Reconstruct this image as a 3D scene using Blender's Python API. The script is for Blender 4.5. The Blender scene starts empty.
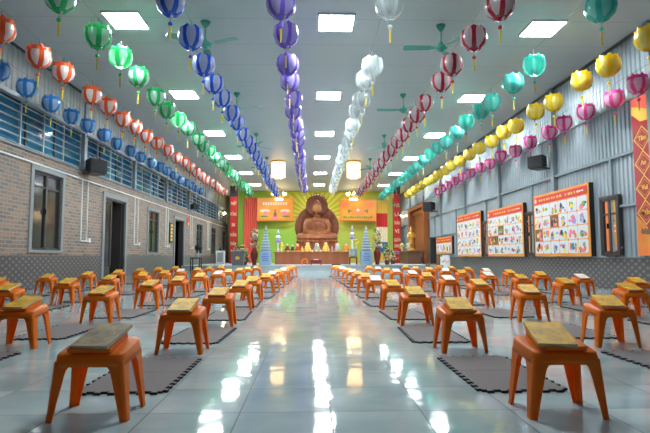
import bpy, math, random
from mathutils import Vector, Matrix, Euler
random.seed(7)
C = bpy.context.scene.collection
SC = bpy.context.scene
PI = math.pi
# ---------------------------------------------------------------- camera
cam = bpy.data.cameras.new('camera'); co = bpy.data.objects.new('camera', cam); C.objects.link(co)
cam.sensor_width = 36; cam.lens = 500/650*36; cam.clip_end = 200; cam.clip_start = .02
M = Matrix.Rotation(math.radians(-1.542), 4, 'Z') @ Matrix.Rotation(PI/2+math.radians(4.574), 4, 'X') @ Matrix.Rotation(math.radians(-0.15), 4, 'Z')
M.translation = (0, 0, .65); co.matrix_world = M
SC.camera = co
# ---------------------------------------------------------------- world, exposure
w = bpy.data.worlds.new('world'); SC.world = w; w.use_nodes = True
w.node_tree.nodes['Background'].inputs[0].default_value = (.25, .4, .6, 1)
w.node_tree.nodes['Background'].inputs[1].default_value = .3
SC.view_settings.view_transform = 'Standard'; SC.view_settings.look = 'None'
SC.view_settings.gamma = 1; SC.view_settings.use_curve_mapping = False
SC.view_settings.exposure = 1.28
PANEL_STRENGTH = 48.0
CHANDELIER_STRENGTH = 1.4

# ---------------------------------------------------------------- materials
MATS = {}
def mat(name, col=(.8,.8,.8), rough=.5, metal=0, spec=.5, emit=None, es=0, coat=0, noise=None, bump=None, trans=0, alpha=1):
    if name in MATS: return MATS[name]
    m = bpy.data.materials.new(name); m.use_nodes = True; nt = m.node_tree
    b = nt.nodes['Principled BSDF']
    b.inputs['Base Color'].default_value = (*col, 1); b.inputs['Roughness'].default_value = rough
    b.inputs['Metallic'].default_value = metal; b.inputs['Specular IOR Level'].default_value = spec
    b.inputs['Coat Weight'].default_value = coat; b.inputs['Alpha'].default_value = alpha
    if emit: b.inputs['Emission Color'].default_value = (*emit, 1); b.inputs['Emission Strength'].default_value = es
    if noise:   # (scale, colour 2, detail)
        tc = nt.nodes.new('ShaderNodeTexCoord'); n = nt.nodes.new('ShaderNodeTexNoise')
        n.inputs['Scale'].default_value = noise[0]; n.inputs['Detail'].default_value = 5
        r = nt.nodes.new('ShaderNodeValToRGB'); r.color_ramp.elements[0].position = .35; r.color_ramp.elements[1].position = .65
        r.color_ramp.elements[0].color = (*col, 1); r.color_ramp.elements[1].color = (*noise[1], 1)
        nt.links.new(tc.outputs['Object'], n.inputs['Vector']); nt.links.new(n.outputs['Fac'], r.inputs[0])
        nt.links.new(r.outputs[0], b.inputs['Base Color'])
    if bump:
        tc = nt.nodes.new('ShaderNodeTexCoord'); n = nt.nodes.new('ShaderNodeTexNoise'); n.inputs['Scale'].default_value = bump[0]
        bp = nt.nodes.new('ShaderNodeBump'); bp.inputs['Strength'].default_value = bump[1]; bp.inputs['Distance'].default_value = .01
        nt.links.new(tc.outputs['Object'], n.inputs['Vector']); nt.links.new(n.outputs['Fac'], bp.inputs['Height']); nt.links.new(bp.outputs[0], b.inputs['Normal'])
    if trans:   # thin plastic film: part of the light passes through
        t = nt.nodes.new('ShaderNodeBsdfTranslucent'); t.inputs[0].default_value = (*col, 1)
        mx = nt.nodes.new('ShaderNodeMixShader'); mx.inputs[0].default_value = trans
        o = nt.nodes['Material Output']
        nt.links.new(b.outputs[0], mx.inputs[1]); nt.links.new(t.outputs[0], mx.inputs[2]); nt.links.new(mx.outputs[0], o.inputs[0])
    MATS[name] = m; return m

class NG:
    def __init__(s, name):
        s.m = bpy.data.materials.new(name); s.m.use_nodes = True; s.nt = s.m.node_tree; s.b = s.nt.nodes['Principled BSDF']
        s.tc = s.nt.nodes.new('ShaderNodeTexCoord'); s.sep = s.nt.nodes.new('ShaderNodeSeparateXYZ')
        s.nt.links.new(s.tc.outputs['Object'], s.sep.inputs[0]); MATS[name] = s.m
    def n(s, t, **k):
        x = s.nt.nodes.new(t)
        for a, v in k.items(): setattr(x, a, v)
        return x
    def L(s, a, b): s.nt.links.new(a, b)
    def math(s, op, a, b=None, c=None):
        x = s.n('ShaderNodeMath', operation=op)
        for i, v in enumerate((a, b, c)):
            if v is None: continue
            if isinstance(v, (int, float)): x.inputs[i].default_value = v
            else: s.L(v, x.inputs[i])
        return x.outputs[0]
    def mix(s, f, a, b):
        x = s.n('ShaderNodeMix', data_type='RGBA')
        if isinstance(f, (int, float)): x.inputs[0].default_value = f
        else: s.L(f, x.inputs[0])
        for i, v in ((6, a), (7, b)):
            if isinstance(v, tuple): x.inputs[i].default_value = (*v, 1)
            else: s.L(v, x.inputs[i])
        return x.outputs[2]
    def comb(s, x, y, z=0.0):
        c = s.n('ShaderNodeCombineXYZ')
        for i, v in enumerate((x, y, z)):
            if isinstance(v, (int, float)): c.inputs[i].default_value = v
            else: s.L(v, c.inputs[i])
        return c.outputs[0]
    def noise(s, vec, scale, detail=3):
        n = s.n('ShaderNodeTexNoise'); n.inputs['Scale'].default_value = scale; n.inputs['Detail'].default_value = detail
        s.L(vec, n.inputs['Vector']); return n.outputs['Fac']
    def ramp(s, f, stops):
        r = s.n('ShaderNodeValToRGB'); e = r.color_ramp.elements
        while len(e) < len(stops): e.new(.5)
        for i, (p, c) in enumerate(stops): e[i].position = p; e[i].color = (*c, 1)
        s.L(f, r.inputs[0]); return r.outputs[0]

def brick_mat():
    g = NG('old_brick'); v = g.comb(g.sep.outputs['Y'], g.sep.outputs['Z'])
    b = g.n('ShaderNodeTexBrick'); b.inputs['Scale'].default_value = 1
    b.inputs['Brick Width'].default_value = .23; b.inputs['Row Height'].default_value = .075
    b.inputs['Mortar Size'].default_value = .011; b.inputs['Mortar Smooth'].default_value = .3; b.inputs['Bias'].default_value = 0
    b.inputs['Color1'].default_value = (.37, .225, .145, 1); b.inputs['Color2'].default_value = (.16, .13, .11, 1); b.inputs['Mortar'].default_value = (.34, .325, .30, 1)
    g.L(v, b.inputs['Vector'])
    n = g.noise(v, 3.0, 6); c = g.mix(g.math('MULTIPLY', n, .4), b.outputs['Color'], (.20, .17, .15))
    g.L(c, g.b.inputs['Base Color']); g.b.inputs['Roughness'].default_value = .85
    bp = g.n('ShaderNodeBump'); bp.inputs['Distance'].default_value = .01; bp.inputs['Strength'].default_value = .6; bp.invert = True
    g.L(b.outputs['Fac'], bp.inputs['Height']); g.L(bp.outputs[0], g.b.inputs['Normal'])
brick_mat()
def wainscot_mat():
    g = NG('patterned_tile'); y, z = g.sep.outputs['Y'], g.sep.outputs['Z']
    a = g.math('MULTIPLY', y, 2*PI/.21); c = g.math('MULTIPLY', z, 2*PI/.125)
    s = g.math('ADD', g.math('COSINE', a), g.math('COSINE', c))      # blobs on a staggered lattice
    s = g.math('ABSOLUTE', s)
    f = g.math('DIVIDE', s, 2.0); f = g.math('POWER', f, 1.6)
    col = g.ramp(f, [(0, (.065, .065, .07)), (.35, (.105, .10, .10)), (1, (.25, .24, .23))])
    n = g.noise(g.tc.outputs['Object'], 5)
    col = g.mix(g.math('MULTIPLY', n, .3), col, (.14, .14, .14))
    g.L(col, g.b.inputs['Base Color']); g.b.inputs['Roughness'].default_value = .42
wainscot_mat()
def floor_mat():
    g = NG('polished_floor'); x, y = g.sep.outputs['X'], g.sep.outputs['Y']
    T = .38
    fx = g.math('ABSOLUTE', g.math('SUBTRACT', g.math('FRACT', g.math('DIVIDE', g.math('SUBTRACT', x, .08-20*T), T)), .5))
    fy = g.math('ABSOLUTE', g.math('SUBTRACT', g.math('FRACT', g.math('DIVIDE', g.math('ADD', y, 20*T-2.16), T)), .5))
    jx = g.math('GREATER_THAN', fx, .5-.009); jy = g.math('GREATER_THAN', fy, .5-.007)
    j = g.math('MAXIMUM', jx, jy)
    cx = g.math('FLOOR', g.math('DIVIDE', g.math('SUBTRACT', x, .08), T)); cy = g.math('FLOOR', g.math('DIVIDE', g.math('SUBTRACT', y, 2.16), T))
    wn = g.n('ShaderNodeTexWhiteNoise'); g.L(g.comb(cx, cy), wn.inputs['Vector'])
    v = g.n('ShaderNodeVectorMath', operation='MULTIPLY_ADD'); g.L(wn.outputs['Color'], v.inputs[0]); v.inputs[1].default_value = (8, 8, 8); g.L(g.tc.outputs['Object'], v.inputs[2])
    n = g.noise(v.outputs[0], 2.6, 7)
    col = g.ramp(n, [(.3, (.27, .37, .385)), (.5, (.36, .455, .465)), (.72, (.47, .545, .545))])
    col = g.mix(g.math('MULTIPLY', j, .8), col, (.05, .06, .065))
    g.L(col, g.b.inputs['Base Color'])
    g.L(g.math('MULTIPLY_ADD', j, .5, .07), g.b.inputs['Roughness']); g.b.inputs['Specular IOR Level'].default_value = .30
    n2 = g.noise(g.tc.outputs['Object'], 3.5, 2)
    tl = g.n('ShaderNodeVectorMath', operation='SUBTRACT'); g.L(wn.outputs['Color'], tl.inputs[0]); tl.inputs[1].default_value = (.5, .5, .5)
    ts = g.n('ShaderNodeVectorMath', operation='MULTIPLY'); g.L(tl.outputs[0], ts.inputs[0]); ts.inputs[1].default_value = (.003, .008, 0)
    bp = g.n('ShaderNodeBump'); bp.inputs['Strength'].default_value = .12; bp.inputs['Distance'].default_value = .02
    g.L(n2, bp.inputs['Height'])
    ad = g.n('ShaderNodeVectorMath', operation='ADD'); g.L(bp.outputs[0], ad.inputs[0]); g.L(ts.outputs[0], ad.inputs[1])
    nm = g.n('ShaderNodeVectorMath', operation='NORMALIZE'); g.L(ad.outputs[0], nm.inputs[0]); g.L(nm.outputs[0], g.b.inputs['Normal'])
floor_mat()
def ceiling_mat():
    g = NG('ceiling_sheet'); y = g.sep.outputs['Y']
    f = g.math('ABSOLUTE', g.math('SUBTRACT', g.math('FRACT', g.math('DIVIDE', y, 1.02)), .5))
    f2 = g.math('ABSOLUTE', g.math('SUBTRACT', g.math('FRACT', g.math('DIVIDE', y, .34)), .5))
    j = g.math('MAXIMUM', g.math('MULTIPLY', g.math('GREATER_THAN', f, .49), .45), g.math('MULTIPLY', g.math('GREATER_THAN', f2, .47), .05))
    g.L(g.mix(j, (.50, .545, .56), (.24, .26, .27)), g.b.inputs['Base Color']); g.b.inputs['Roughness'].default_value = .5
ceiling_mat()
def backdrop_mat():
    g = NG('ray_backdrop'); x, z = g.sep.outputs['X'], g.sep.outputs['Z']
    dx = g.math('SUBTRACT', x, .29); dz = g.math('SUBTRACT', z, 3.0)
    a = g.math('ARCTAN2', dz, dx); s = g.math('SINE', g.math('MULTIPLY', a, 34.0)); s = g.math('MULTIPLY_ADD', s, .5, .5)
    r = g.math('SQRT', g.math('ADD', g.math('MULTIPLY', dx, dx), g.math('MULTIPLY', dz, dz)))
    fall = g.n('ShaderNodeMapRange'); g.L(r, fall.inputs[0]); fall.inputs[1].default_value = 1.2; fall.inputs[2].default_value = 4.2; fall.inputs[3].default_value = 1; fall.inputs[4].default_value = 0
    up = g.n('ShaderNodeMapRange'); g.L(z, up.inputs[0]); up.inputs[1].default_value = 2.0; up.inputs[2].default_value = 3.0
    amt = g.math('MULTIPLY', g.math('MULTIPLY', g.math('MULTIPLY_ADD', s, .75, .3), fall.outputs[0]), up.outputs[0])
    n = g.noise(g.tc.outputs['Object'], 1.6, 6)
    right = g.n('ShaderNodeMapRange'); g.L(x, right.inputs[0]); right.inputs[1].default_value = .8; right.inputs[2].default_value = 2.4
    base = g.mix(g.math('MULTIPLY', right.outputs[0], g.ramp(n, [(.4, (0, 0, 0)), (.55, (1, 1, 1))])), (.30, .55, .055), (.45, .42, .06))
    hi = g.mix(g.math('MULTIPLY', right.outputs[0], .4), base, (.66, .62, .10))
    g.L(g.mix(amt, hi, (.95, .80, .06)), g.b.inputs['Base Color']); g.b.inputs['Roughness'].default_value = .6
backdrop_mat()
def wood(name, c1, c2, sc=6, rough=.4):
    g = NG(name); v = g.n('ShaderNodeVectorMath', operation='MULTIPLY'); g.L(g.tc.outputs['Object'], v.inputs[0]); v.inputs[1].default_value = (1, 1, .2)
    n = g.noise(v.outputs[0], sc, 5); g.L(g.ramp(n, [(.3, c1), (.7, c2)]), g.b.inputs['Base Color']); g.b.inputs['Roughness'].default_value = rough
wood('carved_wood', (.25, .075, .025), (.42, .15, .055), 5)
wood('lit_face_wood', (.48, .19, .055), (.60, .25, .08), 5)  # lighter wood for the face: the front light on it is in the colour
wood('aura_wood', (.19, .05, .02), (.32, .10, .04), 5)
wood('altar_wood', (.28, .075, .03), (.40, .13, .05), 3)
wood('shrine_wood', (.22, .06, .015), (.36, .11, .03), 3)
def cover_mat(name, c1, c2, rough=.5):
    g = NG(name); x, y = g.sep.outputs['X'], g.sep.outputs['Y']
    n = g.noise(g.tc.outputs['Object'], 22, 4)
    r = g.math('SQRT', g.math('ADD', g.math('POWER', g.math('MULTIPLY', x, 1.1), 2.0), g.math('POWER', g.math('SUBTRACT', y, .115), 2.0)))
    ring = g.math('MULTIPLY', g.math('LESS_THAN', r, .045), .5)
    f = g.math('ADD', g.ramp(n, [(.45, (0, 0, 0)), (.62, (.75, .75, .75))]), ring)
    g.L(g.mix(g.math('MINIMUM', f, 1.0), c1, c2), g.b.inputs['Base Color']); g.b.inputs['Roughness'].default_value = rough
    g.b.inputs['Specular IOR Level'].default_value = .25
cover_mat('gold_cover', (.82, .46, .035), (.50, .27, .02))
cover_mat('brown_cover', (.36, .26, .13), (.17, .12, .07))
cover_mat('white_cover', (.80, .78, .72), (.62, .56, .42))

mat('orange_plastic', (.93, .225, .008), .36, spec=.4, trans=.3)
mat('foam', (.175, .15, .148), .85, bump=(60, .3)); mat('foam_edge', (.03, .03, .032), .9)
mat('pages', (.72, .66, .5), .8)
mat('grey_steel', (.26, .31, .34), .45, metal=.3); mat('pale_steel', (.42, .47, .50), .4, metal=.3)
mat('cladding', (.34, .40, .44), .38, metal=.45, noise=(1.1, (.42, .48, .52)))
mat('cladding_left', (.36, .38, .38), .5, metal=.2)
mat('cement', (.25, .27, .275), .7); mat('dark_frame', (.045, .04, .04), .4)
mat('dark_glass', (.03, .034, .036), .12, spec=.8); mat('blue_glass', (.010, .09, .20), .12, spec=.8, noise=(1.2, (.016, .19, .36)))
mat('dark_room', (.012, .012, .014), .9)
mat('black', (.012, .012, .013), .5); mat('black_cloth', (.02, .02, .022), .9)
mat('white_plastic', (.75, .77, .78), .35); mat('grey_plastic', (.30, .32, .34), .5)
mat('fan_green', (.06, .36, .27), .35, coat=.3)
mat('gold', (.75, .42, .08), .3, metal=.6); mat('gold_paint', (.80, .50, .08), .5); mat('pale_gold', (.85, .72, .42), .5)
mat('ribbon_yellow', (.75, .56, .04), .6); mat('cord_dark', (.08, .08, .08), .6)
mat('sign_red', (.62, .025, .02), .45); mat('curtain_red', (.85, .11, .07), .6); mat('sign_orange', (.80, .20, .04), .5)
mat('banner_orange', (.85, .36, .04), .5, noise=(1.6, (.85, .22, .04))); mat('banner_yellow', (.72, .36, .02), .5, noise=(1.3, (.70, .20, .03)))
mat('pink', (.85, .18, .28), .5); mat('pale_pink', (.88, .55, .45), .5); mat('leaf', (.07, .2, .035), .6); mat('bright_leaf', (.18, .42, .05), .6)
mat('white', (.82, .83, .84), .5); mat('ink', (.02, .02, .06), .5); mat('cream', (.80, .68, .45), .6); mat('flag_blue', (.03, .2, .4), .6)
mat('flag_yellow', (.85, .52, .08), .6); mat('dark_red', (.20, .02, .015), .3); mat('ceramic_blue', (.30, .42, .58), .3); mat('blue_mark', (.08, .2, .5), .4)
mat('stone', (.36, .42, .45), .5, noise=(2, (.42, .47, .49))); mat('brown', (.2, .09, .04), .5); mat('violet', (.35, .28, .6), .5); mat('yellow', (.85, .66, .03), .5)
mat('pale_tile', (.55, .62, .70), .4)
mat('podium_grey', (.13, .13, .15), .4)
mat('robe_grey', (.30, .34, .26), .5)
mat('poster_white', (.66, .70, .74), .4)
mat('banner_red', (.40, .025, .03), .45)
mat('glow_bulb', (1, .8, .5), .3, emit=(1, .70, .34), es=60)
mat('led', (1, 1, 1), .5, emit=(.90, .965, 1.0), es=PANEL_STRENGTH)
mat('crystal_lamp', (1, .8, .5), .3, emit=(1, .66, .30), es=CHANDELIER_STRENGTH)
mat('candle_lamp', (1, .8, .5), .3, emit=(1, .78, .42), es=7)

# ---------------------------------------------------------------- mesh builder
class MB:
    def __init__(s): s.v = []; s.f = []; s.m = []; s.names = []; s.smooth = []
    def mi(s, name):
        if name not in s.names: s.names.append(name)
        return s.names.index(name)
    def add(s, vs, fs, m, smooth=False, T=None):
        o = len(s.v)
        for p in vs: s.v.append(tuple(T @ Vector(p)) if T is not None else tuple(p))
        k = s.mi(m)
        for f in fs: s.f.append([o+i for i in f]); s.m.append(k); s.smooth.append(smooth)
    def box(s, x0, x1, y0, y1, z0, z1, m, T=None):
        vs = [(x, y, z) for x in (x0, x1) for y in (y0, y1) for z in (z0, z1)]
        s.add(vs, [(0,1,3,2), (4,6,7,5), (0,4,5,1), (2,3,7,6), (0,2,6,4), (1,5,7,3)], m, False, T)
    def bbox(s, x0, x1, y0, y1, z0, z1, m, c=.01, T=None):   # box with chamfered edges
        vs = []; 
        def ring(z, d): return [(x0+d, y0+c, z), (x0+c, y0+d, z), (x1-c, y0+d, z), (x1-d, y0+c, z), (x1-d, y1-c, z), (x1-c, y1-d, z), (x0+c, y1-d, z), (x0+d, y1-c, z)]
        def ring2(z): return [(x0+c, y0+c, z)]*0 + [(x0+c*1.3, y0+c, z), (x0+c, y0+c*.9, z), (x1-c, y0+c*.9, z), (x1-c*.9, y0+c, z), (x1-c*.9, y1-c, z), (x1-c, y1-c*.9, z), (x0+c, y1-c*.9, z), (x0+c*.9, y1-c, z)]
        rs = [ring2(z0), ring(z0+c, 0), ring(z1-c, 0), ring2(z1)]
        s.loft(rs, m, True, False, T)
    def loft(s, rings, m, cap=True, smooth=True, T=None, closed=True):
        n = len(rings[0]); vs = [p for r in rings for p in r]; fs = []
        for i in range(len(rings)-1):
            for j in range(n if closed else n-1):
                a = i*n+j; b = i*n+(j+1) % n; fs.append((a, b, b+n, a+n))
        if cap: fs.append(tuple(range(n))[::-1]); fs.append(tuple(range((len(rings)-1)*n, len(rings)*n)))
        s.add(vs, fs, m, smooth, T)
    def tube(s, pts, r, m, n=8, cap=True, smooth=True, T=None):
        pts = [Vector(p) for p in pts]; rr = r if isinstance(r, (list, tuple)) else [r]*len(pts); rings = []
        for i, p in enumerate(pts):
            d = (pts[min(i+1, len(pts)-1)]-pts[max(i-1, 0)]).normalized()
            u = d.cross(Vector((0, 0, 1))) if abs(d.z) < .95 else d.cross(Vector((0, 1, 0)))
            u.normalize(); w_ = d.cross(u)
            rings.append([tuple(p+u*math.cos(2*PI*k/n)*rr[i]+w_*math.sin(2*PI*k/n)*rr[i]) for k in range(n)])
        s.loft(rings, m, cap, smooth, T)
    def lathe(s, prof, m, c=(0, 0, 0), n=16, smooth=True, T=None, sx=1, sy=1):
        rings = [[(c[0]+sx*r*math.cos(2*PI*k/n), c[1]+sy*r*math.sin(2*PI*k/n), c[2]+z) for k in range(n)] for r, z in prof]
        s.loft(rings, m, True, smooth, T)
    def ball(s, c, r, m, n=10, T=None):
        r = r if isinstance(r, (tuple, list)) else (r, r, r)
        k = max(5, n//2+1); prof = [(max(.02, math.sin(PI*i/k)), -math.cos(PI*i/k)) for i in range(k+1)]
        rings = [[(c[0]+r[0]*p*math.cos(2*PI*j/n), c[1]+r[1]*p*math.sin(2*PI*j/n), c[2]+r[2]*z) for j in range(n)] for p, z in prof]
        s.loft(rings, m, True, True, T)
    def prism(s, pts, z0, z1, m, T=None, side=None, smooth=False):   # polygon in xy, extruded in z
        n = len(pts); vs = [(x, y, z0) for x, y in pts]+[(x, y, z1) for x, y in pts]
        s.add(vs, [tuple(range(n))[::-1], tuple(range(n, 2*n))], m, False, T)
        s.add(vs, [(i, (i+1) % n, (i+1) % n+n, i+n) for i in range(n)], side or m, smooth, T)
    def build(s, name, parent=None, loc=None, rot=None):
        me = bpy.data.meshes.new(name); me.from_pydata(s.v, [], s.f)
        for nm in s.names: me.materials.append(MATS[nm])
        me.polygons.foreach_set('material_index', s.m); me.polygons.foreach_set('use_smooth', s.smooth); me.update()
        o = bpy.data.objects.new(name, me); C.objects.link(o)
        if parent: o.parent = parent
        if loc: o.location = loc
        if rot: o.rotation_euler = rot
        return o
def tag(o, label, cat, group=None, kind=None):
    o['label'] = label; o['category'] = cat
    if group: o['group'] = group
    if kind: o['kind'] = kind
    return o
def struct(o): o['kind'] = 'structure'; return o
def empty(name, loc, rz=0, label=None, cat=None, group=None):
    o = bpy.data.objects.new(name, None); C.objects.link(o); o.location = loc; o.rotation_euler = (0, 0, rz); o.empty_display_size = .05
    if label: tag(o, label, cat, group)
    return o
KIDS = {}
def kids(root):
    if root.name not in KIDS: KIDS[root.name] = [(c, [g for g in bpy.data.objects if g.parent == c]) for c in bpy.data.objects if c.parent == root]
    return KIDS[root.name]
def dup(root, loc, rz=0, scale=None):
    ks = kids(root); r = root.copy(); C.objects.link(r); r.location = loc; r.rotation_euler = (0, 0, rz)
    if scale: r.scale = scale
    for ch, gs in ks:
        c = ch.copy(); C.objects.link(c); c.parent = r
        for g in gs:
            d = g.copy(); C.objects.link(d); d.parent = c
    return r
def text_mesh(mb, body, m, T, size=1, ext=.01, sx=1.0):
    cu = bpy.data.curves.new('lettering', 'FONT'); cu.body = body; cu.size = size; cu.extrude = ext; cu.align_x = 'CENTER'; cu.align_y = 'CENTER'; cu.resolution_u = 3
    cu.offset = size*.02
    o = bpy.data.objects.new('lettering', cu); C.objects.link(o)
    dg = bpy.context.evaluated_depsgraph_get(); me = bpy.data.meshes.new_from_object(o.evaluated_get(dg))
    mb.add([(v.co.x*sx, v.co.y, v.co.z) for v in me.vertices], [tuple(p.vertices) for p in me.polygons], m, False, T)
    bpy.data.objects.remove(o); bpy.data.curves.remove(cu); bpy.data.meshes.remove(me)
ORD = ['first','second','third','fourth','fifth','sixth','seventh','eighth','ninth','tenth','eleventh','twelfth','thirteenth','fourteenth','fifteenth','sixteenth','seventeenth','eighteenth','nineteenth','twentieth','twenty-first','twenty-second','twenty-third']
# frames: local x along the wall, local y up, local z out of the wall
TR = lambda y, z, x=0: Matrix.Translation((x, y, z)) @ Matrix(((0,0,-1,0),(-1,0,0,0),(0,1,0,0),(0,0,0,1)))   # right wall, seen from the room
TL = lambda y, z, x=-5.6: Matrix.Translation((x, y, z)) @ Matrix(((0,0,1,0),(1,0,0,0),(0,1,0,0),(0,0,0,1)))
TB = lambda x, z, y: Matrix.Translation((x, y, z)) @ Matrix(((1,0,0,0),(0,0,-1,0),(0,1,0,0),(0,0,0,1)))       # facing the camera

# ================================================================ SETTING
XL, XR, HC, YB, YF = -5.6, 5.8, 4.65, 33.5, -3.5
b = MB(); b.box(XL-.3, XR+.3, YF-.2, YB+.2, -.2, 0, 'polished_floor'); struct(b.build('floor'))
b = MB(); b.box(XL-.3, XR+.3, YF-.2, YB+.2, HC, HC+.15, 'ceiling_sheet'); struct(b.build('ceiling'))
b = MB(); b.box(XL-.3, XR+.3, YB, YB+.2, 0, HC, 'cladding_left'); struct(b.build('wall_back'))
b = MB(); b.box(XL-.3, XR+.3, YF-.2, YF, 0, HC, 'cladding_left'); struct(b.build('wall_front'))
WT, BT = .68, 2.76       # wainscot top, brick top
WIN = [(10.12, 11.28, .80, 2.42), (17.25, 18.4, .80, 2.26), (24.35, 25.75, .80, 2.26), (28.0, 29.3, .80, 2.3), (31.4, 32.6, .80, 2.3)]
DOOR = [(13.6, 15.1, 0, 2.28), (20.55, 22.0, 0, 2.2)]
ops = sorted(WIN+DOOR)
b = MB(); y = YF
for (a, c, z0, z1) in ops:
    b.box(XL-.2, XL, y, a, WT, BT, 'old_brick'); b.box(XL-.2, XL, a, c, z1, BT, 'old_brick')
    if z0 > 0: b.box(XL-.2, XL, a, c, WT, z0, 'old_brick')
    y = c
b.box(XL-.2, XL, y, YB, WT, BT, 'old_brick'); wl = struct(b.build('wall_left'))
# clerestory backing and corrugated sheet above
def corr(x, sgn, y0, y1, z0, z1, m, per=.125, d=.022):
    mb = MB(); prof = []; y = y0
    while y < y1:
        prof += [(x, y), (x, y+per*.5), (x+sgn*d, y+per*.62), (x+sgn*d, y+per*.88)]; y += per
    prof.append((x, y1)); n = len(prof)
    vs = [(p[0], p[1], z0) for p in prof]+[(p[0], p[1], z1) for p in prof]
    mb.add(vs, [(i, i+1, i+1+n, i+n) for i in range(n-1)], m); return mb
corr(XL+.01, 1, YF, YB, 3.72, HC, 'cladding_left', .16).build('metal_cladding', wl)
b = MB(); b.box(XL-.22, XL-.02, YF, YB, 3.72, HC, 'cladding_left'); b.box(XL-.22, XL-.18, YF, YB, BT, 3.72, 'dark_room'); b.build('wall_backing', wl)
b = MB(); y = YF
for (a, c, z0, z1) in sorted(DOOR):
    b.box(XL-.2, XL+.012, y, a, 0, WT, 'patterned_tile'); y = c
b.box(XL-.2, XL+.012, y, YB, 0, WT, 'patterned_tile'); struct(b.build('baseboard_left'))
# windows of the brick wall
wn = 0
def window(side, a, c, z0, z1, poster=None):
    global wn; wn += 1
    T = (TL(0, 0, XL) if side < 0 else TR(0, 0, XR-.085)); s = 1 if side < 0 else -1
    a, c = (a, c) if s > 0 else (-c, -a)
    b = MB(); sm = 'cement' if side < 0 else 'dark_frame'; q = .10 if side < 0 else .045; t = .03 if side < 0 else -.01
    bk = 0 if side < 0 else -.085
    b.box(a-q, a, z0-q*.6, z1+q, bk, t, sm, T); b.box(c, c+q, z0-q*.6, z1+q, bk, t, sm, T); b.box(a, c, z1, z1+q, bk, t, sm, T); b.box(a, c, z0-q*.6, z0, bk, t, sm, T)
    r = struct(b.build('window_%d' % wn))
    b = MB(); m = (a+c)/2
    for (p0, p1, q0, q1) in ((a, a+.05, z0, z1), (c-.05, c, z0, z1), (a, c, z0, z0+.05), (a, c, z1-.05, z1), (m-.035, m+.035, z0, z1)): b.box(p0, p1, q0, q1, -.08, -.02, 'dark_frame', T)
    b.box(a, c, z1-.33, z1-.29, -.075, -.03, 'dark_frame', T); b.box(m-.05, m-.03, (z0+z1)/2-.05, (z0+z1)/2+.05, -.02, 0.01, 'black', T)
    b.build('window_frame', r)
    b = MB(); b.box(a+.05, m-.03, z0+.05, z1-.05, -.07, -.055, 'dark_glass', T); b.box(m+.03, c-.05, z0+.05, z1-.05, -.07, -.055, 'dark_glass', T); b.build('glass_pane', r)
    return r
for v in WIN: window(-1, *v)
b = MB(); b.box(XL-.5, XL-.21, YF, YB, 0, BT, 'dark_room'); 
dn = 0
b2 = MB()
for (a, c, z0, z1) in DOOR:
    dn += 1; T = TL(0, 0, XL); q = .13
    b = MB(); b.box(a-q, a, 0, z1+q, 0, .04, 'cement', T); b.box(c, c+q, 0, z1+q, 0, .04, 'cement', T); b.box(a, c, z1, z1+q, 0, .04, 'cement', T)
    b.box(a, a+.05, 0, z1, -.2, 0, 'dark_frame', T); b.box(c-.05, c, 0, z1, -.2, 0, 'dark_frame', T); b.box(a, c, z1-.05, z1, -.2, 0, 'dark_frame', T)
    r = struct(b.build('door_%d' % dn))
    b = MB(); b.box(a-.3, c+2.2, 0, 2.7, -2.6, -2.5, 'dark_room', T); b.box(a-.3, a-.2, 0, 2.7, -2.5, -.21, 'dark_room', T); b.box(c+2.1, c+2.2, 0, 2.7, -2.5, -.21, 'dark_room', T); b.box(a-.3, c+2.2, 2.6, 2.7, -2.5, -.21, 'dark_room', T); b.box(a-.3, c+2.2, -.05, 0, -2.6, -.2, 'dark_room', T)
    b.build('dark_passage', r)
    if dn == 1:      # closed glazed leaf beside the open one
        m = a+.62; b = MB()
        for (p0, p1, q0, q1) in ((a+.05, a+.12, 0, z1-.05), (m-.07, m, 0, z1-.05), (a+.05, m, 0, .4), (a+.05, m, z1-.12, z1-.05)): b.box(p0, p1, q0, q1, -.08, -.03, 'dark_frame', T)
        lf = b.build('door_leaf', r); b = MB(); b.box(a+.12, m-.07, .4, z1-.12, -.065, -.05, 'dark_glass', T); b.build('glass_pane', lf)
        b = MB(); b.box(c-.12, c-.07, 0, z1-.05, -.7, -.06, 'dark_frame', T); b.box(c-.11, c-.05, 1.0, 1.15, -.75, -.70, 'pale_steel', T); b.build('open_leaf', r)
# clerestory bays
POSTS = [-1.75+3.5*k for k in range(0, 11)]
for k in range(len(POSTS)-1):
    wn += 1; a, c = POSTS[k]+.07, POSTS[k+1]-.07
    if a > YB: break
    c = min(c, YB)
    b = MB(); b.box(XL-.12, XL-.10, a, c, BT, 3.66, 'blue_glass'); r = struct(b.build('window_%d' % wn))
    b = MB()
    for i in range(6): z = BT+.06+i*.155; b.tube([(XL-.03, a, z), (XL-.03, c, z)], .014, 'pale_steel', 6)
    for i in range(5): y = a+(c-a)*i/4; b.box(XL-.05, XL-.02, y-.018, y+.018, BT, 3.66, 'pale_steel')
    b.build('railing', r)
    b = MB()
    for i in (1, 2): y = a+(c-a)*i/3; b.box(XL-.10, XL-.07, y-.03, y+.03, BT, 3.66, 'dark_frame')
    b.build('window_frame', r)
tn = 0
def trim(mb, nm=None):
    global tn; tn += 1; return struct(mb.build('trim_%d' % tn))
for y in POSTS:
    b = MB(); b.box(XL-.1, XL+.07, y-.07, y+.07, BT, HC, 'grey_steel'); b.box(XL-.02, XL+.07, y-.10, y+.10, BT, BT+.03, 'grey_steel'); trim(b)
b = MB(); b.box(XL-.05, XL+.06, YF, YB, 3.66, 3.74, 'pale_steel'); trim(b)
b = MB(); b.box(XL-.1, XL+.03, YF, YB, BT-.015, BT+.02, 'cement'); trim(b)
b = MB(); b.box(XL, XL+.04, YF, YB, HC-.05, HC, 'dark_frame'); trim(b)
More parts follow.
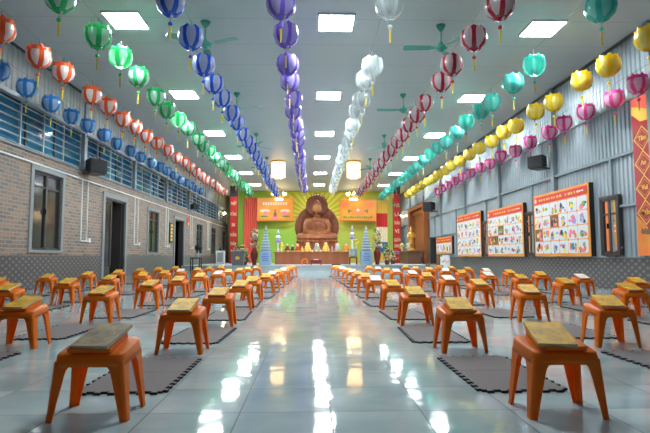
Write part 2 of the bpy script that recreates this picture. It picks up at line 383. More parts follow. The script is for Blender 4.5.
b = MB(); b.box(XR-.04, XR, YF, YB, HC-.05, HC, 'dark_frame'); trim(b)
# right wall
wr = struct(corr(XR+.02, -1, YF, YB, .62, HC, 'cladding').build('wall_right'))
b = MB(); b.box(XR+.03, XR+.2, YF, YB, 0, HC, 'cladding'); b.build('wall_backing', wr)
b = MB(); b.box(XR-.012, XR+.2, YF, YB, 0, .61, 'patterned_tile'); struct(b.build('baseboard_right'))
b = MB(); b.box(XR-.03, XR+.2, YF, YB, .605, .63, 'cement'); trim(b)
b = MB(); b.box(XR-.04, XR, YF, YB, 3.47, 3.50, 'pale_steel'); trim(b)
b = MB(); b.box(XR-.05, XR, YF, YB, 2.50, 2.55, 'grey_steel'); trim(b)
b = MB()
for a, c in ((YF, 9.15), (10.2, 13.8), (14.9, 17.4), (18.5, 24)): b.box(XR-.045, XR, a, c, 1.55, 1.59, 'grey_steel')
trim(b)
for k in range(10):
    y = 1.2+3.47*k; b = MB(); b.box(XR-.09, XR, y-.06, y+.06, .62, HC, 'grey_steel'); trim(b)
for k in range(9):
    y = 2.45+3.47*k; b = MB(); b.box(XR-.05, XR, y-.03, y+.03, .62, 2.5, 'grey_steel'); trim(b)
WR = [(9.20, 9.72), (12.72, 13.22), (16.15, 16.6)]
for i, (a, c) in enumerate(WR):
    r = window(1, a, c, .68, 1.76)
    T = TR(0, 0, XR-.085); b = MB(); x0, x1 = -c+.1, -a-.06
    b.box(x0, x1, .74, 1.74, -.052, -.045, 'banner_yellow' if i != 1 else 'bright_leaf', T)
    b.box(x0, x0+.12, .74, 1.74, -.045, -.043, 'sign_orange', T)
    for z in (1.1, 1.2, 1.3): b.box(x0+.2, x1-.05, z, z+.035, -.045, -.043, 'pale_pink' if z < 1.25 else 'flag_blue', T)
    for j in range(3): b.prism([(x0+.2+.12*j+.05*math.cos(t*PI/4), .80+.04*math.sin(t*PI/4)) for t in range(8)], -.045, -.042, 'violet', T)
    b.build('poster_behind_glass', r)
# platform
b = MB(); b.box(XL, XR, 21.75, YB, 0, .272, 'stone'); b.box(XL, XR, 21.72, 21.76, .235, .275, 'stone'); struct(b.build('trim_%d' % (tn+1))); tn += 1
# ================================================================ CEILING LAMPS
def panel_proto():
    r = empty('ceiling_light', (0, 0, 0))
    b = MB()
    for (x0, x1, y0, y1) in ((-.31, .31, -.31, -.285), (-.31, .31, .285, .31), (-.31, -.285, -.285, .285), (.285, .31, -.285, .285)): b.box(x0, x1, y0, y1, -.03, 0, 'white_plastic')
    b.build('frame', r); b = MB(); b.box(-.285, .285, -.285, .285, -.022, -.004, 'led'); b.build('diffuser', r); return r
pp = None
for nm, X in (('left', -3.13), ('middle', .42), ('right', 4.06)):
    for k in range(-1, 7):  # frontmost middle panel is out of view, added to light the foreground
        y = 8.25+3.87*k+(.15 if nm == 'right' else 0)
        if y > 30 or (k < 0 and nm != 'middle'): continue
        if pp is None: pp = panel_proto(); o = pp; o.location = (X, y, HC)
        else: o = dup(pp, (X, y, HC))
        tag(o, 'square white LED ceiling panel, %s from the front in the %s row' % (ORD[k+(nm == 'middle')], nm), 'ceiling light', 'LED panels in the ceiling')
# chandeliers
def chandelier(x, y, label, r0=.31, h=.75):
    r = empty('chandelier', (x, y, HC), 0, label, 'chandelier', 'crystal chandeliers before the altar')
    b = MB(); b.lathe([(r0, 0), (r0, -.05), (r0*.9, -.06)], 'gold', n=20); b.build('ceiling_plate', r)
    for k in range(16):
        b = MB(); b.tube([(r0*.85*math.cos(2*PI*k/16), r0*.85*math.sin(2*PI*k/16), -.05), (r0*.85*math.cos(2*PI*k/16), r0*.85*math.sin(2*PI*k/16), -.68)], .006, 'crystal_lamp', 4)
        a = 2*PI*k/16; x_, y_ = r0*.85*math.cos(a), r0*.85*math.sin(a)
        for i in range(8): b.ball((x_, y_, -.1-i*.08), (.022, .022, .036), 'crystal_lamp', 6)
        b.build('crystal_strand', r)
    for k in range(8):
        b = MB(); x_, y_ = r0*.45*math.cos(2*PI*k/8+.2), r0*.45*math.sin(2*PI*k/8+.2)
        b.tube([(x_, y_, -.05), (x_, y_, -h)], .006, 'crystal_lamp', 4)
        for i in range(9): b.ball((x_, y_, -.12-i*.075), (.02, .02, .034), 'crystal_lamp', 6)
        b.build('crystal_strand', r)
def chandelier2(x, y, label):
    r = empty('chandelier', (x, y, HC), 0, label, 'chandelier', 'arm chandeliers over the altar')
    b = MB(); b.lathe([(.1, 0), (.09, -.04), (.012, -.05), (.012, -.35), (.06, -.4), (.08, -.5), (.02, -.6)], 'gold', n=10); b.build('stem', r)
    for k in range(8):
        a = 2*PI*k/8; c, s = math.cos(a), math.sin(a); b = MB()
        b.tube([(.03*c, .03*s, -.5), (.2*c, .2*s, -.58), (.38*c, .38*s, -.45)], .012, 'gold', 5); ar = b.build('arm', r)
        b = MB(); b.ball((.38*c, .38*s, -.36), (.05, .05, .075), 'candle_lamp', 8); b.build('bulb', ar)
    b = MB()
    for k in range(8):
        a = 2*PI*k/8+.39; b.ball((.2*math.cos(a), .2*math.sin(a), -.68), .045, 'candle_lamp', 6)
    b.build('crystal_drops', r)
chandelier(-1.39, 20.8, 'round warm crystal chandelier left of the middle row of ceiling panels'); chandelier(1.77, 20.8, 'round warm crystal chandelier right of the middle row of ceiling panels')
chandelier2(-1.9, 29.0, 'gold arm chandelier glowing above the left orange banner'); chandelier2(2.45, 29.0, 'gold arm chandelier glowing above the right orange banner')
# fans
def fan_proto():
    r = empty('ceiling_fan', (0, 0, 0))
    b = MB(); b.lathe([(.03, -.10), (.075, -.03), (.085, 0)], 'fan_green', n=14); b.build('canopy', r)
    b = MB(); b.tube([(0, 0, -.08), (0, 0, -.33)], .013, 'fan_green'); b.build('rod', r)
    b = MB(); b.lathe([(.03, -.30), (.045, -.34), (.10, -.37), (.115, -.40), (.10, -.43), (.05, -.445), (.045, -.47), (.01, -.475)], 'fan_green', n=18); b.build('motor', r)
    for k in range(3):
        a = 2*PI*k/3; T = Matrix.Rotation(a, 4, 'Z'); b = MB(); rings = []
        for x_, w_ in ((.09, .02), (.16, .025), (.2, .065), (.45, .072), (.60, .078), (.66, .055)):
            rings.append([(x_, -w_, -.40-.012), (x_, w_, -.40+.012), (x_, w_, -.395+.012), (x_, -w_, -.395-.012)])
        b.loft(rings, 'fan_green', True, False, T); b.build('blade', r)
    return r
fp = None
for i, (x, y, rz, lab) in enumerate([(-1.81, 8.3, -24, 'nearest on the left, beside the dark blue lanterns'), (-1.83, 12.05, -24, 'second on the left above the dark blue lanterns'), (-1.8, 16.1, 50, 'third on the left side'), (-1.8, 20.0, 50, 'farthest on the left side'),
        (2.25, 8.35, 58, 'nearest on the right, beside the maroon lanterns'), (2.27, 12.05, 60, 'second on the right between white and maroon lanterns'), (2.4, 16.2, 20, 'third on the right side'), (2.4, 20.2, 10, 'farthest on the right side')]):
    if fp is None: fp = fan_proto(); o = fp; o.location = (x, y, HC); o.rotation_euler = (0, 0, math.radians(rz))
    else: o = dup(fp, (x, y, HC), math.radians(rz))
    tag(o, 'green three-blade ceiling fan, ' + lab, 'ceiling fan', 'green ceiling fans')
# ================================================================ LANTERNS
def lantern_proto(key, col, pale, trans=.35, open_=1.0):
    mat('film_'+key, col, .25, spec=.6, trans=trans, coat=.4, alpha=.7 if key == 'clear' else 1); mat('panel_'+key, pale, .2, spec=.7, trans=.3, coat=.5, alpha={'blue': .5, 'purple': .6, 'clear': .35, 'maroon': .6, 'green': .8}.get(key, .9))
    mat('core_'+key, tuple(.55*c+.2*p for c, p in zip(col, pale)), .4, trans=.4); mat('pom_'+key, col, .6)
    r = empty('lotus_lantern', (0, 0, 0))
    def petal(b, az, R, zs, tip, wid, framed):
        P = [(-.17, .03, .05), (-.155, .10, .45), (-.09, .175, .85), (0, .20, 1.0), (.08, .19, .95), (.13, .18, .72), (tip, .165*open_, .04)]
        fr = {'blue': .74, 'purple': .76, 'clear': .8, 'maroon': .73}.get(key, .68); us = (-1, -fr, -.4, 0, .4, fr, 1); g = []
        for z, rad, wf in P:
            row = []
            for u in us:
                a = az+u*wf*wid; rr = rad*R*(1-.05*abs(u)); row.append((rr*math.cos(a), rr*math.sin(a), z*zs))
            g.append(row)
        n = len(us); vs = [p for row in g for p in row]; f1, f2 = [], []
        for i in range(len(P)-1):
            for j in range(n-1):
                q = (i*n+j, i*n+j+1, (i+1)*n+j+1, (i+1)*n+j)
                (f2 if framed and 1 <= i <= (4 if fr > .7 else 3) and 1 <= j <= n-3 else f1).append(q)
        b.add(vs, f1, 'film_'+key, True)
        if f2: b.add(vs, f2, 'panel_'+key, True)
    b = MB()
    for k in range(6): petal(b, 2*PI*k/6+.26, 1.0, 1, .155, .515, True)
    b.build('outer_petals', r)
    b = MB()
    for k in range(6): petal(b, 2*PI*(k+.5)/6+.26, .90, 1.08, .175, .50, False)
    b.build('inner_petals', r)
    b = MB(); b.ball((0, 0, -.01), (.115, .115, .12), 'core_'+key, 12); b.build('core', r)
    b = MB(); b.tube([(0, 0, .1), (0, 0, .30)], .0035, 'cord_dark', 4); b.build('hanging_cord', r)
    b = MB(); b.tube([(0, 0, -.16), (0, 0, -.27)], .003, 'cord_dark', 4); b.ball((0, 0, -.285), (.032, .032, .03), 'pom_'+key, 8); pm = b.build('pompom', r)
    b = MB(); b.box(-.011, .011, -.003, .003, -.50, -.31, 'ribbon_yellow'); b.box(-.003, .003, -.011, .011, -.46, -.31, 'ribbon_yellow'); b.build('ribbon', r)
    return r
ROWS = [  # key, colour name, place, X, Z, measured starts, colour, pale, openness
 ('sky', 'light blue', 'along the left wall windows', -5.2, 3.70, [7.35, 8.22, 9.07, 9.89, 10.81, 11.61], 24.2, (.04, .27, .72), (.35, .62, .9), 1.05),
 ('red', 'orange-red', 'beside the left wall', -4.50, 3.95, [7.16, 8.11, 8.95, 10.11, 10.96, 11.89, 12.68], 26.4, (.86, .13, .03), (.88, .78, .76), 1.12),
 ('green', 'green', 'left of the blue row', -3.22, 3.95, [6.28, 7.36, 8.25, 9.13, 10.24], 27.0, (.02, .50, .14), (.55, .85, .72), 1.0),
 ('blue', 'dark blue', 'left of the purple row', -1.85, 3.95, [6.37, 7.39, 8.40, 9.34, 10.31, 11.37], 26.8, (.015, .10, .60), (.68, .75, .88), .8),
 ('purple', 'purple', 'over the aisle', -.40, 3.95, [6.31, 7.33, 8.37, 9.21, 10.42, 11.32, 12.33], 25.0, (.20, .11, .62), (.55, .50, .85), .85),
 ('clear', 'white', 'right of the purple row', 1.05, 3.95, [6.30, 8.46, 9.23, 10.37, 11.19, 12.40], 25.5, (.80, .86, .86), (.70, .76, .76), .8),
 ('maroon', 'maroon', 'right of the white row', 2.44, 3.90, [6.23, 7.24, 8.30, 9.10, 10.45, 11.23, 12.23], 26.0, (.42, .012, .04), (.78, .72, .76), .78),
 ('teal', 'turquoise', 'left of the yellow row', 3.82, 3.90, [6.29, 8.29, 9.12, 10.35, 10.95], 27.0, (.05, .58, .48), (.20, .70, .62), .95),
 ('yellow', 'yellow', 'beside the right wall', 5.02, 3.85, [7.09, 8.08, 8.93, 10.06, 10.88, 11.94, 12.75], 26.8, (.88, .62, .015), (.90, .76, .14), 1.1),
 ('pink', 'pink', 'closest to the right wall', 5.50, 3.50, [8.06, 8.75, 9.67, 10.53, 11.29], 21.8, (.92, .07, .40), (.95, .55, .78), 1.08)]
for key, cn, place, X, Z, ys, yend, col, pale, op in ROWS:
    pr = lantern_proto(key, col, pale, open_=op); ys = list(ys); step = .945
    while ys[-1]+step < yend: ys.append(ys[-1]+step+random.uniform(-.1, .1))
    tail = 1.0 if X in (5.50, -5.2) else 1
    for k, y in enumerate(ys):
        x = X+random.uniform(-.025, .025); z = Z+random.uniform(-.03, .03); rz = random.uniform(0, 1)
        if k == 0: o = pr; o.location = (x, y, z); o.rotation_euler = (0, 0, rz)
        else: o = dup(pr, (x, y, z), rz)
        if key == 'pink' or key == 'sky': o.scale = (.9, .9, .9)
        tag(o, '%s lotus lantern, %s in the row %s' % (cn, ORD[k], place), 'lantern', '%s lotus lanterns' % cn)
    b = MB(); zz = Z+(.27 if key in ('pink', 'sky') else .295)
    b.tube([(X, YF if False else 3.0, zz), (X, 31.0 if key != 'x' else 0, zz)], .0022, 'cord_dark', 4)
    tag(b.build('hanging_wire'), 'thin dark wire carrying the %s lantern row' % cn, 'wire', 'wires of the lantern rows')
# ================================================================ STOOLS, BOOKS, MATS
def stool_proto():
    r = empty('plastic_stool', (0, 0, 0))
    def rr(hx, hy, z0, z1, rad, cx=0):     # rounded rectangle, z tilts from front (-y) to back
        pts = []
        for (sx, sy, a0) in ((1, -1, -90), (1, 1, 0), (-1, 1, 90), (-1, -1, 180)):
            for i in range(4):
                a = math.radians(a0+i*30); x = sx*(hx-rad)+rad*math.cos(a); y = sy*(hy-rad)+rad*math.sin(a)
                t = (y+hy)/(2*hy); pts.append((x, y, z0+(z1-z0)*t))
        return pts
    b = MB()
    b.loft([rr(.139, .121, .214, .238, .03), rr(.137, .119, .235, .268, .035), rr(.134, .116, .256, .292, .034), rr(.128, .110, .262, .298, .032), rr(.10, .08, .265, .299, .02)], 'orange_plastic')
    b.build('seat', r)
    for sx in (-1, 1):
        for sy in (-1, 1):
            b = MB(); rings = []
            for t in (0, .12, .35, .6, .75, .85, .92, .96, 1.0):     # t from the foot up to the seat
                H_ = .236 if sy < 0 else .248
                z = H_*t; ox = (.160-.024*t)*sx; oy = (.122-.004*t)*sy
                fl = .026+.030*t+.036*max(0, (t-.75)/.25)**3; sl = .040+.034*t+.040*max(0, (t-.75)/.25)**3; th = .007; c = .012
                P = [(ox-sx*fl, oy), (ox-sx*c, oy), (ox-sx*c*.3, oy-sy*c*.3), (ox, oy-sy*c), (ox, oy-sy*sl), (ox-sx*th, oy-sy*sl), (ox-sx*th, oy-sy*(c+.002)), (ox-sx*(c+.002), oy-sy*th), (ox-sx*fl, oy-sy*th)]
                rings.append([(p[0], p[1], z) for p in P])
            b.loft(rings, 'orange_plastic', True, False); b.build('leg', r)
    b = MB(); T = Matrix.Translation((0, -.105, .270)) @ Matrix.Rotation(math.radians(15), 4, 'X')
    b.box(-.085, .085, 0, .205, .004, .010, 'orange_plastic', T); b.box(-.085, .085, -.004, .004, .0, .016, 'orange_plastic', T)
    b.box(-.08, -.07, .01, .2, -.03, .004, 'orange_plastic', T); b.box(.07, .08, .01, .2, -.03, .004, 'orange_plastic', T)
    b.build('book_rest', r)
    return r
def book_proto(cov):
    r = empty('prayer_book', (0, 0, 0)); w_, l, t = .077, .232, .016
    b = MB(); b.box(-w_, w_, 0, l, 0, .0018, cov); b.box(-w_, w_, 0, l, t-.0018, t, cov); b.box(-w_-.002, -w_+.001, 0, l, 0, t, cov); b.build('cover', r)
    b = MB(); b.box(-w_+.003, w_-.003, .003, l-.003, .0018, t-.0018, 'pages'); b.build('page_block', r); return r
def mat_proto():
    r = empty('foam_mat', (0, 0, 0)); S = .40
    def side(p, q, out):     # jigsaw edge from p to q
        pts = []; n = 6
        for i in range(n):
            for (u, h) in ((.0, 0), (.22, 0), (.16, 1), (.66, 1), (.60, 0)):
                t = (i+u+.1)/n; pts.append((p[0]+(q[0]-p[0])*t+out[0]*h*.022, p[1]+(q[1]-p[1])*t+out[1]*h*.022))
        return pts
    h = S/2
    for k in range(2):
        y0 = -S if k == 0 else .001; y1 = -.001 if k == 0 else S
        pts = [(-h, y0)]
        pts += (side((-h, y0), (h, y0), (0, -1)) if k == 0 else []) + [(h, y0)]
        pts += side((h, y0), (h, y1), (1, 0)) + [(h, y1)]
        pts += (side((h, y1), (-h, y1), (0, 1)) if k == 1 else []) + [(-h, y1)]
        pts += side((-h, y1), (-h, y0), (-1, 0))
        b = MB(); b.prism(pts, 0, .012, 'foam', side='foam_edge'); b.build('foam_tile', r)
    return r
stool = None; mt = None; books = {}
COLS = [('just left of the aisle', -.89, [2.17+1.365*k for k in range(12)], 0, 'L1'), ('just right of the aisle', 1.03, [2.14+1.365*k for k in range(12)], 0, 'R1'),
        ('second left of the aisle', -2.13, [3.78+1.365*k for k in range(10)], 1, 'L2'), ('second right of the aisle', 2.185, [3.66+1.35*k for k in range(10)], 1, 'R2'),
        ('third left of the aisle', -3.43, [5.75+1.365*k for k in range(9)], 0, 'L3'), ('third right of the aisle', 3.42, [5.30+1.365*k for k in range(9)], 0, 'R3'),
        ('nearest the left wall', -4.72, [7.6+1.45*k for k in range(7)], 0, 'L4'), ('nearest the right wall', 4.45, [6.72+1.365*k for k in range(8)], 0, 'R4')]
WHITE = {('L1', 6), ('L2', 5), ('L1', 8), ('R1', 4), ('R1', 7), ('R2', 3), ('R2', 5), ('R2', 6), ('R3', 3), ('R4', 1), ('R3', 5), ('R2', 8), ('L3', 5), ('R4', 4), ('R1', 9)}
def book_thing(cov, loc, rot, label):
    if cov not in books: books[cov] = book_proto(cov); o = books[cov]; o.location = loc
    else: o = dup(books[cov], loc)
    o.rotation_euler = rot; tag(o, label, 'book', 'prayer books on the stools'); return o
for place, X, ys, kk, code in COLS:
    for k, y in enumerate(ys):
        jx, jy = (0, 0) if (k < 2 and code in ('L1', 'R1')) or (k == 0) else (random.uniform(-.035, .035), random.uniform(-.05, .05))
        rz = math.radians(random.uniform(-4, 4)) if k else 0
        dr = {'1': .24, '2': .20, '3': .13, '4': .08}[code[1]]; Xc = .07+(X-.07)*(1-dr*((y-2.1)/15.3)**2)   # the columns close in a little towards the platform
        L = (Xc+jx, y+jy, 0)
        if stool is None: stool = stool_proto(); o = stool; o.location = L; o.rotation_euler = (0, 0, rz)
        else: o = dup(stool, L, rz)
        tag(o, 'orange plastic stool, %s from the front, column %s' % (ORD[k], place), 'stool', 'orange plastic stools in columns')
        yaw = rz+math.radians({('L1', 0): -6, ('R1', 0): -9, ('L1', 1): -2, ('R1', 1): -8, ('R2', 0): -14, ('L2', 0): -6}.get((code, k), random.uniform(-9, 5)))
        E_ = Euler((math.radians(15), 0, yaw)); ox = {('R1', 0): -.015, ('L1', 0): .01}.get((code, k), 0)
        off = Euler((0, 0, rz)).to_matrix() @ Vector((ox, -.105, .2815))
        cov = 'white_cover' if (code, k) in WHITE else ('brown_cover' if (code, k) in (('L1', 0),) else 'gold_cover')  # nearest left book gets a darker brown cover
        # pivot the book about its own middle
        ctr = Euler((math.radians(15), 0, rz)).to_matrix() @ Vector((0, .112, 0)); piv = E_.to_matrix() @ Vector((0, .116, 0))
        p = Vector(L)+off+ctr-piv
        cn = {'white_cover': 'white-covered', 'brown_cover': 'brown-covered', 'gold_cover': 'golden-covered'}[cov]
        book_thing(cov, p, E_, '%s prayer book on %s stool, column %s' % (cn, ORD[k], place))
        if not (k == 0 and code in ('L1', 'R1')):
            ml = (L[0]+random.uniform(-.02, .02)-(.04 if X < 0 else 0), y-.67, 0); mr = math.radians(random.uniform(-3, 3) if k > 1 else 0)
            if mt is None: mt = mat_proto(); o = mt; o.location = ml; o.rotation_euler = (0, 0, mr)
            else: o = dup(mt, ml, mr)
            tag(o, 'grey foam jigsaw mat before %s stool, column %s' % (ORD[k], place), 'mat', 'grey foam mats laid out in columns')
# ================================================================ RIGHT WALL BOARDS
PAL = ['ink', 'sign_orange', 'gold_paint', 'bright_leaf', 'flag_blue', 'brown', 'pink', 'grey_plastic', 'yellow', 'violet']
def board(y0, y1, z0, z1, cols, rows, label, seed, dark=()):
    rnd = random.Random(seed); r = empty('poster_board', (XR, (y0+y1)/2, z0), 0, label, 'poster', 'illustrated boards on the right wall')
    d = .10; T = Matrix.Translation((0, -(y0+y1)/2, -z0)) @ TR(0, 0, 0); W = y1-y0
    b = MB(); b.box(-y1, -y0, z0, z1, .0, d, 'black', T); b.build('backing', r)
    b = MB(); b.box(-y1, -y0, z0, z1, d, d+.012, 'banner_orange', T); b.box(-y1+.03, -y0-.03, z1-.23, z1-.05, d+.012, d+.015, 'sign_red', T)
    for i in range(15):
        if rnd.random() < .85: x = -y1+.3+i*(W-.6)/15; b.box(x, x+.05+.05*rnd.random(), z1-.165, z1-.115, d+.015, d+.017, 'gold_paint', T)
    for i in range(3): x = -y0-.45+.1*i; b.box(x, x+.06, z1-.15, z1-.12, d+.015, d+.017, 'white', T)
    b.lathe([(.06, d+.015), (.055, d+.018)], 'pale_pink', c=(0, 0, 0), n=12, T=T @ Matrix.Translation((-y1+.12, z1-.14, 0))); 
    cw = (W-.10)/cols; chh = (z1-z0-.30)/rows; zt = z1-.25
    for i in range(cols):
        for j in range(rows):
            x0 = -y1+.05+i*cw; y_1 = zt-j*chh; x1 = x0+cw-.022; y_0 = y_1-chh+.02; c = .03
            dk = rnd.random() < .10; paper = 'brown' if dk else 'poster_white'
            b.prism([(x0+c, y_0), (x1-c, y_0), (x1, y_0+c), (x1, y_1-c), (x1-c, y_1), (x0+c, y_1), (x0, y_1-c), (x0, y_0+c)], d+.012, d+.016, paper, T)
            cx, hh, ww = (x0+x1)/2, y_1-y_0, x1-x0
            for q in range(rnd.randint(4, 7)):
                px = cx+rnd.uniform(-.32, .32)*ww; py = y_0+hh*rnd.uniform(.14, .68); rx = ww*rnd.uniform(.09, .22); ry = hh*rnd.uniform(.10, .30)
                b.prism([(px+rx*math.cos(2*PI*t/9)*rnd.uniform(.7, 1.1), max(y_0+.01, py+ry*math.sin(2*PI*t/9)*rnd.uniform(.7, 1.1))) for t in range(9)], d+.016, d+.0175+q*.0003, rnd.choice(PAL), T)
    b.build('printed_sheet', r)
board(10.06, 12.6, .64, 2.16, 6, 4, 'white picture-grid board with red heading beside the framed window, right wall', 1)
board(13.28, 16.0, .64, 2.09, 6, 4, 'second white picture-grid board from the red banner, right wall', 2)
board(16.65, 19.4, .64, 2.18, 6, 4, 'third white picture-grid board from the red banner, right wall', 5)
board(20.2, 22.7, .75, 1.47, 5, 1, 'smaller low picture board with red top nearest the wooden shrine', 9)
# lower standing sheet under it
b = MB(); T = TR(0, 0, XR); b.box(-22.8, -20.8, .02, .72, .02, .06, 'white', T)
for i in range(8): b.box(-22.7+.24*i, -22.6+.24*i, .35+.03*(i % 3), .45+.03*(i % 3), .06, .063, PAL[i], T)
tag(b.build('standing_sheet'), 'pale printed sheet standing below the low picture board', 'poster')
# big red banner
r = empty('wall_banner', (XR, 7.9, .65), 0, 'tall red banner with gold diamond letter panels on the right wall', 'banner')
T = Matrix.Translation((0, -7.9, -.65)) @ TR(0, 0, 0)
b = MB(); b.box(-8.62, -6.9, .65, 3.42, .05, .08, 'banner_red', T)
b.prism([(-8.62, .65), (-6.9, .65), (-6.9, .95), (-7.8, 1.0), (-8.3, 1.1), (-8.62, 1.35)], .08, .083, 'banner_yellow', T)
b.prism([(-8.62, .65), (-6.9, .65), (-6.9, .85), (-8.62, .80)], .083, .086, 'sign_orange', T)
b.prism([(-8.62, 3.42), (-8.62, 3.15), (-8.4, 2.98), (-8.0, 2.95), (-7.6, 3.1), (-6.9, 3.0), (-6.9, 3.42)], .08, .083, 'gold_paint', T)
b.prism([(-8.62, 3.42), (-8.62, 3.3), (-8.2, 3.15), (-7.7, 3.25), (-6.9, 3.15), (-6.9, 3.42)], .083, .086, 'curtain_red', T)
b.build('banner_cloth', r)
b = MB()
for k, ch in enumerate(('Tâm', 'An', 'Vui', 'Đức')):
    cz = 2.68-.43*k; cx = -8.36; R1, R2 = .235, .205
    for i in range(4):
        a, c = i*PI/2, (i+1)*PI/2
        b.add([(cx+R1*math.cos(a), cz+R1*.95*math.sin(a), .087), (cx+R1*math.cos(c), cz+R1*.95*math.sin(c), .087), (cx+R2*math.cos(c), cz+R2*.95*math.sin(c), .087), (cx+R2*math.cos(a), cz+R2*.95*math.sin(a), .087)], [(0, 1, 2, 3)], 'gold_paint', False, T)
        b.add([(cx+R1*.75*math.cos(a), cz+R1*.63*math.sin(a), .088), (cx+R1*.75*math.cos(c), cz+R1*.63*math.sin(c), .088), (cx+R2*.82*math.cos(c), cz+R2*.69*math.sin(c), .088), (cx+R2*.82*math.cos(a), cz+R2*.69*math.sin(a), .088)], [(0, 1, 2, 3)], 'gold_paint', False, T)
    text_mesh(b, ch, 'gold_paint', T @ Matrix.Translation((cx, cz, .086)), .12, .004)
for i in range(4): b.prism([(-8.52+.08*i, 1.05-.02*i), (-8.45+.08*i, 1.01), (-8.42+.08*i, 1.09), (-8.49+.08*i, 1.13)], .085, .088, 'brown', T)
b.build('gold_lettering', r)
# ================================================================ SPEAKERS
def speaker(x, y, z, s, ry, label, w_=.55):
    r = empty('loudspeaker', (x, y, z), 0, label, 'loudspeaker', 'black wall loudspeakers')
    T = Matrix.Rotation(ry, 4, 'Z'); b = MB()
    rings = []
    for q, hw, z0, z1 in ((-.17, .20, -.14, .17), (.13, .27, -.17, .20)): rings.append([(-hw*w_/.55, -q, z0), (hw*w_/.55, -q, z0), (hw*w_/.55, -q, z1), (-hw*w_/.55, -q, z1)])
    b.loft(rings, 'black', True, False, T @ Matrix.Scale(s, 4)); b.build('cabinet', r)
    b = MB(); b.box(-.25*w_/.55, .25*w_/.55, -.145, -.13, -.15, .18, 'black_cloth', T @ Matrix.Scale(s, 4)); b.build('grille', r)
    b = MB(); b.box(-.03, .03, .1, .34, -.03, .03, 'dark_frame', T @ Matrix.Scale(s, 4)); b.box(-.22, .22, -.1, .30, -.21, -.175, 'dark_frame', T @ Matrix.Scale(s, 4)); b.build('bracket', r)
speaker(-5.3, 12.3, 2.86, .88, math.radians(60), 'black loudspeaker on a grey bracket on the near brick wall')
speaker(-5.35, 22.9, 2.93, .66, math.radians(60), 'small black loudspeaker far along the brick wall')
speaker(5.53, 11.95, 2.93, .78, math.radians(-60), 'black loudspeaker above the nearest picture board, right wall')
speaker(5.42, 22.8, 2.92, 1.05, math.radians(-60), 'black loudspeaker high on the right wall near the shrine')
# ================================================================ LEFT WALL DETAILS
b = MB(); b.box(XL, XL+.03, 8.0, 32.5, 2.53, 2.56, 'white_plastic'); tag(b.build('cable_conduit'), 'long white cable conduit running along the brick wall', 'conduit')
for i, (y, n_) in enumerate(((12.25, 'between the first window and first door'), (15.9, 'between the first door and second window'), (19.3, 'left of the far doorway'), (23.2, 'right of the far doorway'), (27.0, 'near the standing white sign'))):
    r = empty('wall_conduit', (XL, y, 1.05), 0, 'white vertical conduit pair with socket ' + n_, 'conduit', 'vertical conduits on the brick wall')
    b = MB(); b.box(0, .025, -.015, .015, 0, 1.48, 'white_plastic'); b.box(0, .025, .30, .325, 0, 1.48, 'white_plastic'); b.build('pipe', r)
    b = MB(); b.box(0, .025, .015, .42, -.02, .01, 'white_plastic'); b.box(0, .05, .36, .48, -.03, .07, 'white_plastic'); b.build('socket', r)
r = empty('wall_plaque', (XL, 20.0, 1.2), 0, 'dark vertical plaque with gold characters left of the far doorway', 'plaque')
b = MB(); b.box(0, .04, -.22, .22, 0, .8, 'black'); b.build('board', r); b = MB()
for i in range(5): b.box(.04, .05, -.12, .12, .08+.14*i, .18+.14*i, 'gold_paint')
b.build('gold_characters', r)
r = empty('wall_notice', (XL, 22.75, 2.05), 0, 'small red and yellow notice beside the far doorway', 'notice'); b = MB(); b.box(0, .02, -.16, .16, 0, .34, 'sign_red'); b.box(.02, .025, -.12, .12, .03, .15, 'gold_paint'); b.build('notice_board', r)
r = empty('wall_lamp', (XL+.02, 31.2, 3.35), 0, 'small warm wall lamp high at the far left corner', 'lamp'); b = MB(); b.box(0, .12, -.02, .02, -.02, .02, 'dark_frame'); b.build('bracket', r); b = MB(); b.ball((.15, 0, 0), .07, 'glow_bulb', 8); b.build('bulb', r)
r = empty('wall_lamp', (XR-.05, 31.4, 3.2), 0, 'small added warm lamp high at the far right corner', 'lamp'); b = MB(); b.box(-.12, 0, -.02, .02, -.02, .02, 'dark_frame'); b.build('bracket', r); b = MB(); b.ball((-.15, 0, 0), .07, 'glow_bulb', 8); b.build('bulb', r)  # added lamp, hidden behind the lanterns, to warm the far right wall
# stand fan
r = empty('pedestal_fan', (-5.0, 22.3, 0), 0, 'black pedestal fan standing by the brick wall beyond the far doorway', 'fan')
b = MB(); b.lathe([(.2, 0), (.2, .02), (.03, .05)], 'black', n=14); b.build('base', r); b = MB(); b.tube([(0, 0, .04), (0, 0, .98)], .02, 'pale_steel'); b.build('pole', r)
b = MB(); T = Matrix.Translation((0, 0, 1.05)) @ Matrix.Rotation(math.radians(100), 4, 'X'); b.lathe([(.04, -.08), (.15, -.02), (.16, .02), (.04, .06)], 'black', n=18, T=T); b.build('fan_head', r)
r = empty('pedestal_stool', (-4.85, 21.2, 0), 0, 'low black stand beside the pedestal fan', 'stand'); b = MB(); b.box(-.2, .2, -.2, .2, .58, .62, 'black'); b.build('top', r)
for sx in (-1, 1):
    for sy in (-1, 1): b = MB(); b.box(sx*.18-.02, sx*.18+.02, sy*.18-.02, sy*.18+.02, 0, .58, 'black'); b.build('leg', r)
r = empty('standing_sign', (-4.80, 26.6, .272), 0, 'white framed standing box with black object on top at the far left', 'sign stand')
b = MB(); b.bbox(-.22, .22, -.15, .15, 0, .70, 'white_plastic', .02); b.build('box', r); b = MB(); b.box(-.15, .15, -.165, -.15, .1, .6, 'grey_plastic'); b.build('grey_panel', r); b = MB(); b.lathe([(.09, .70), (.10, .74), (.05, .82), (.02, .9)], 'black', n=10); b.build('black_finial', r)
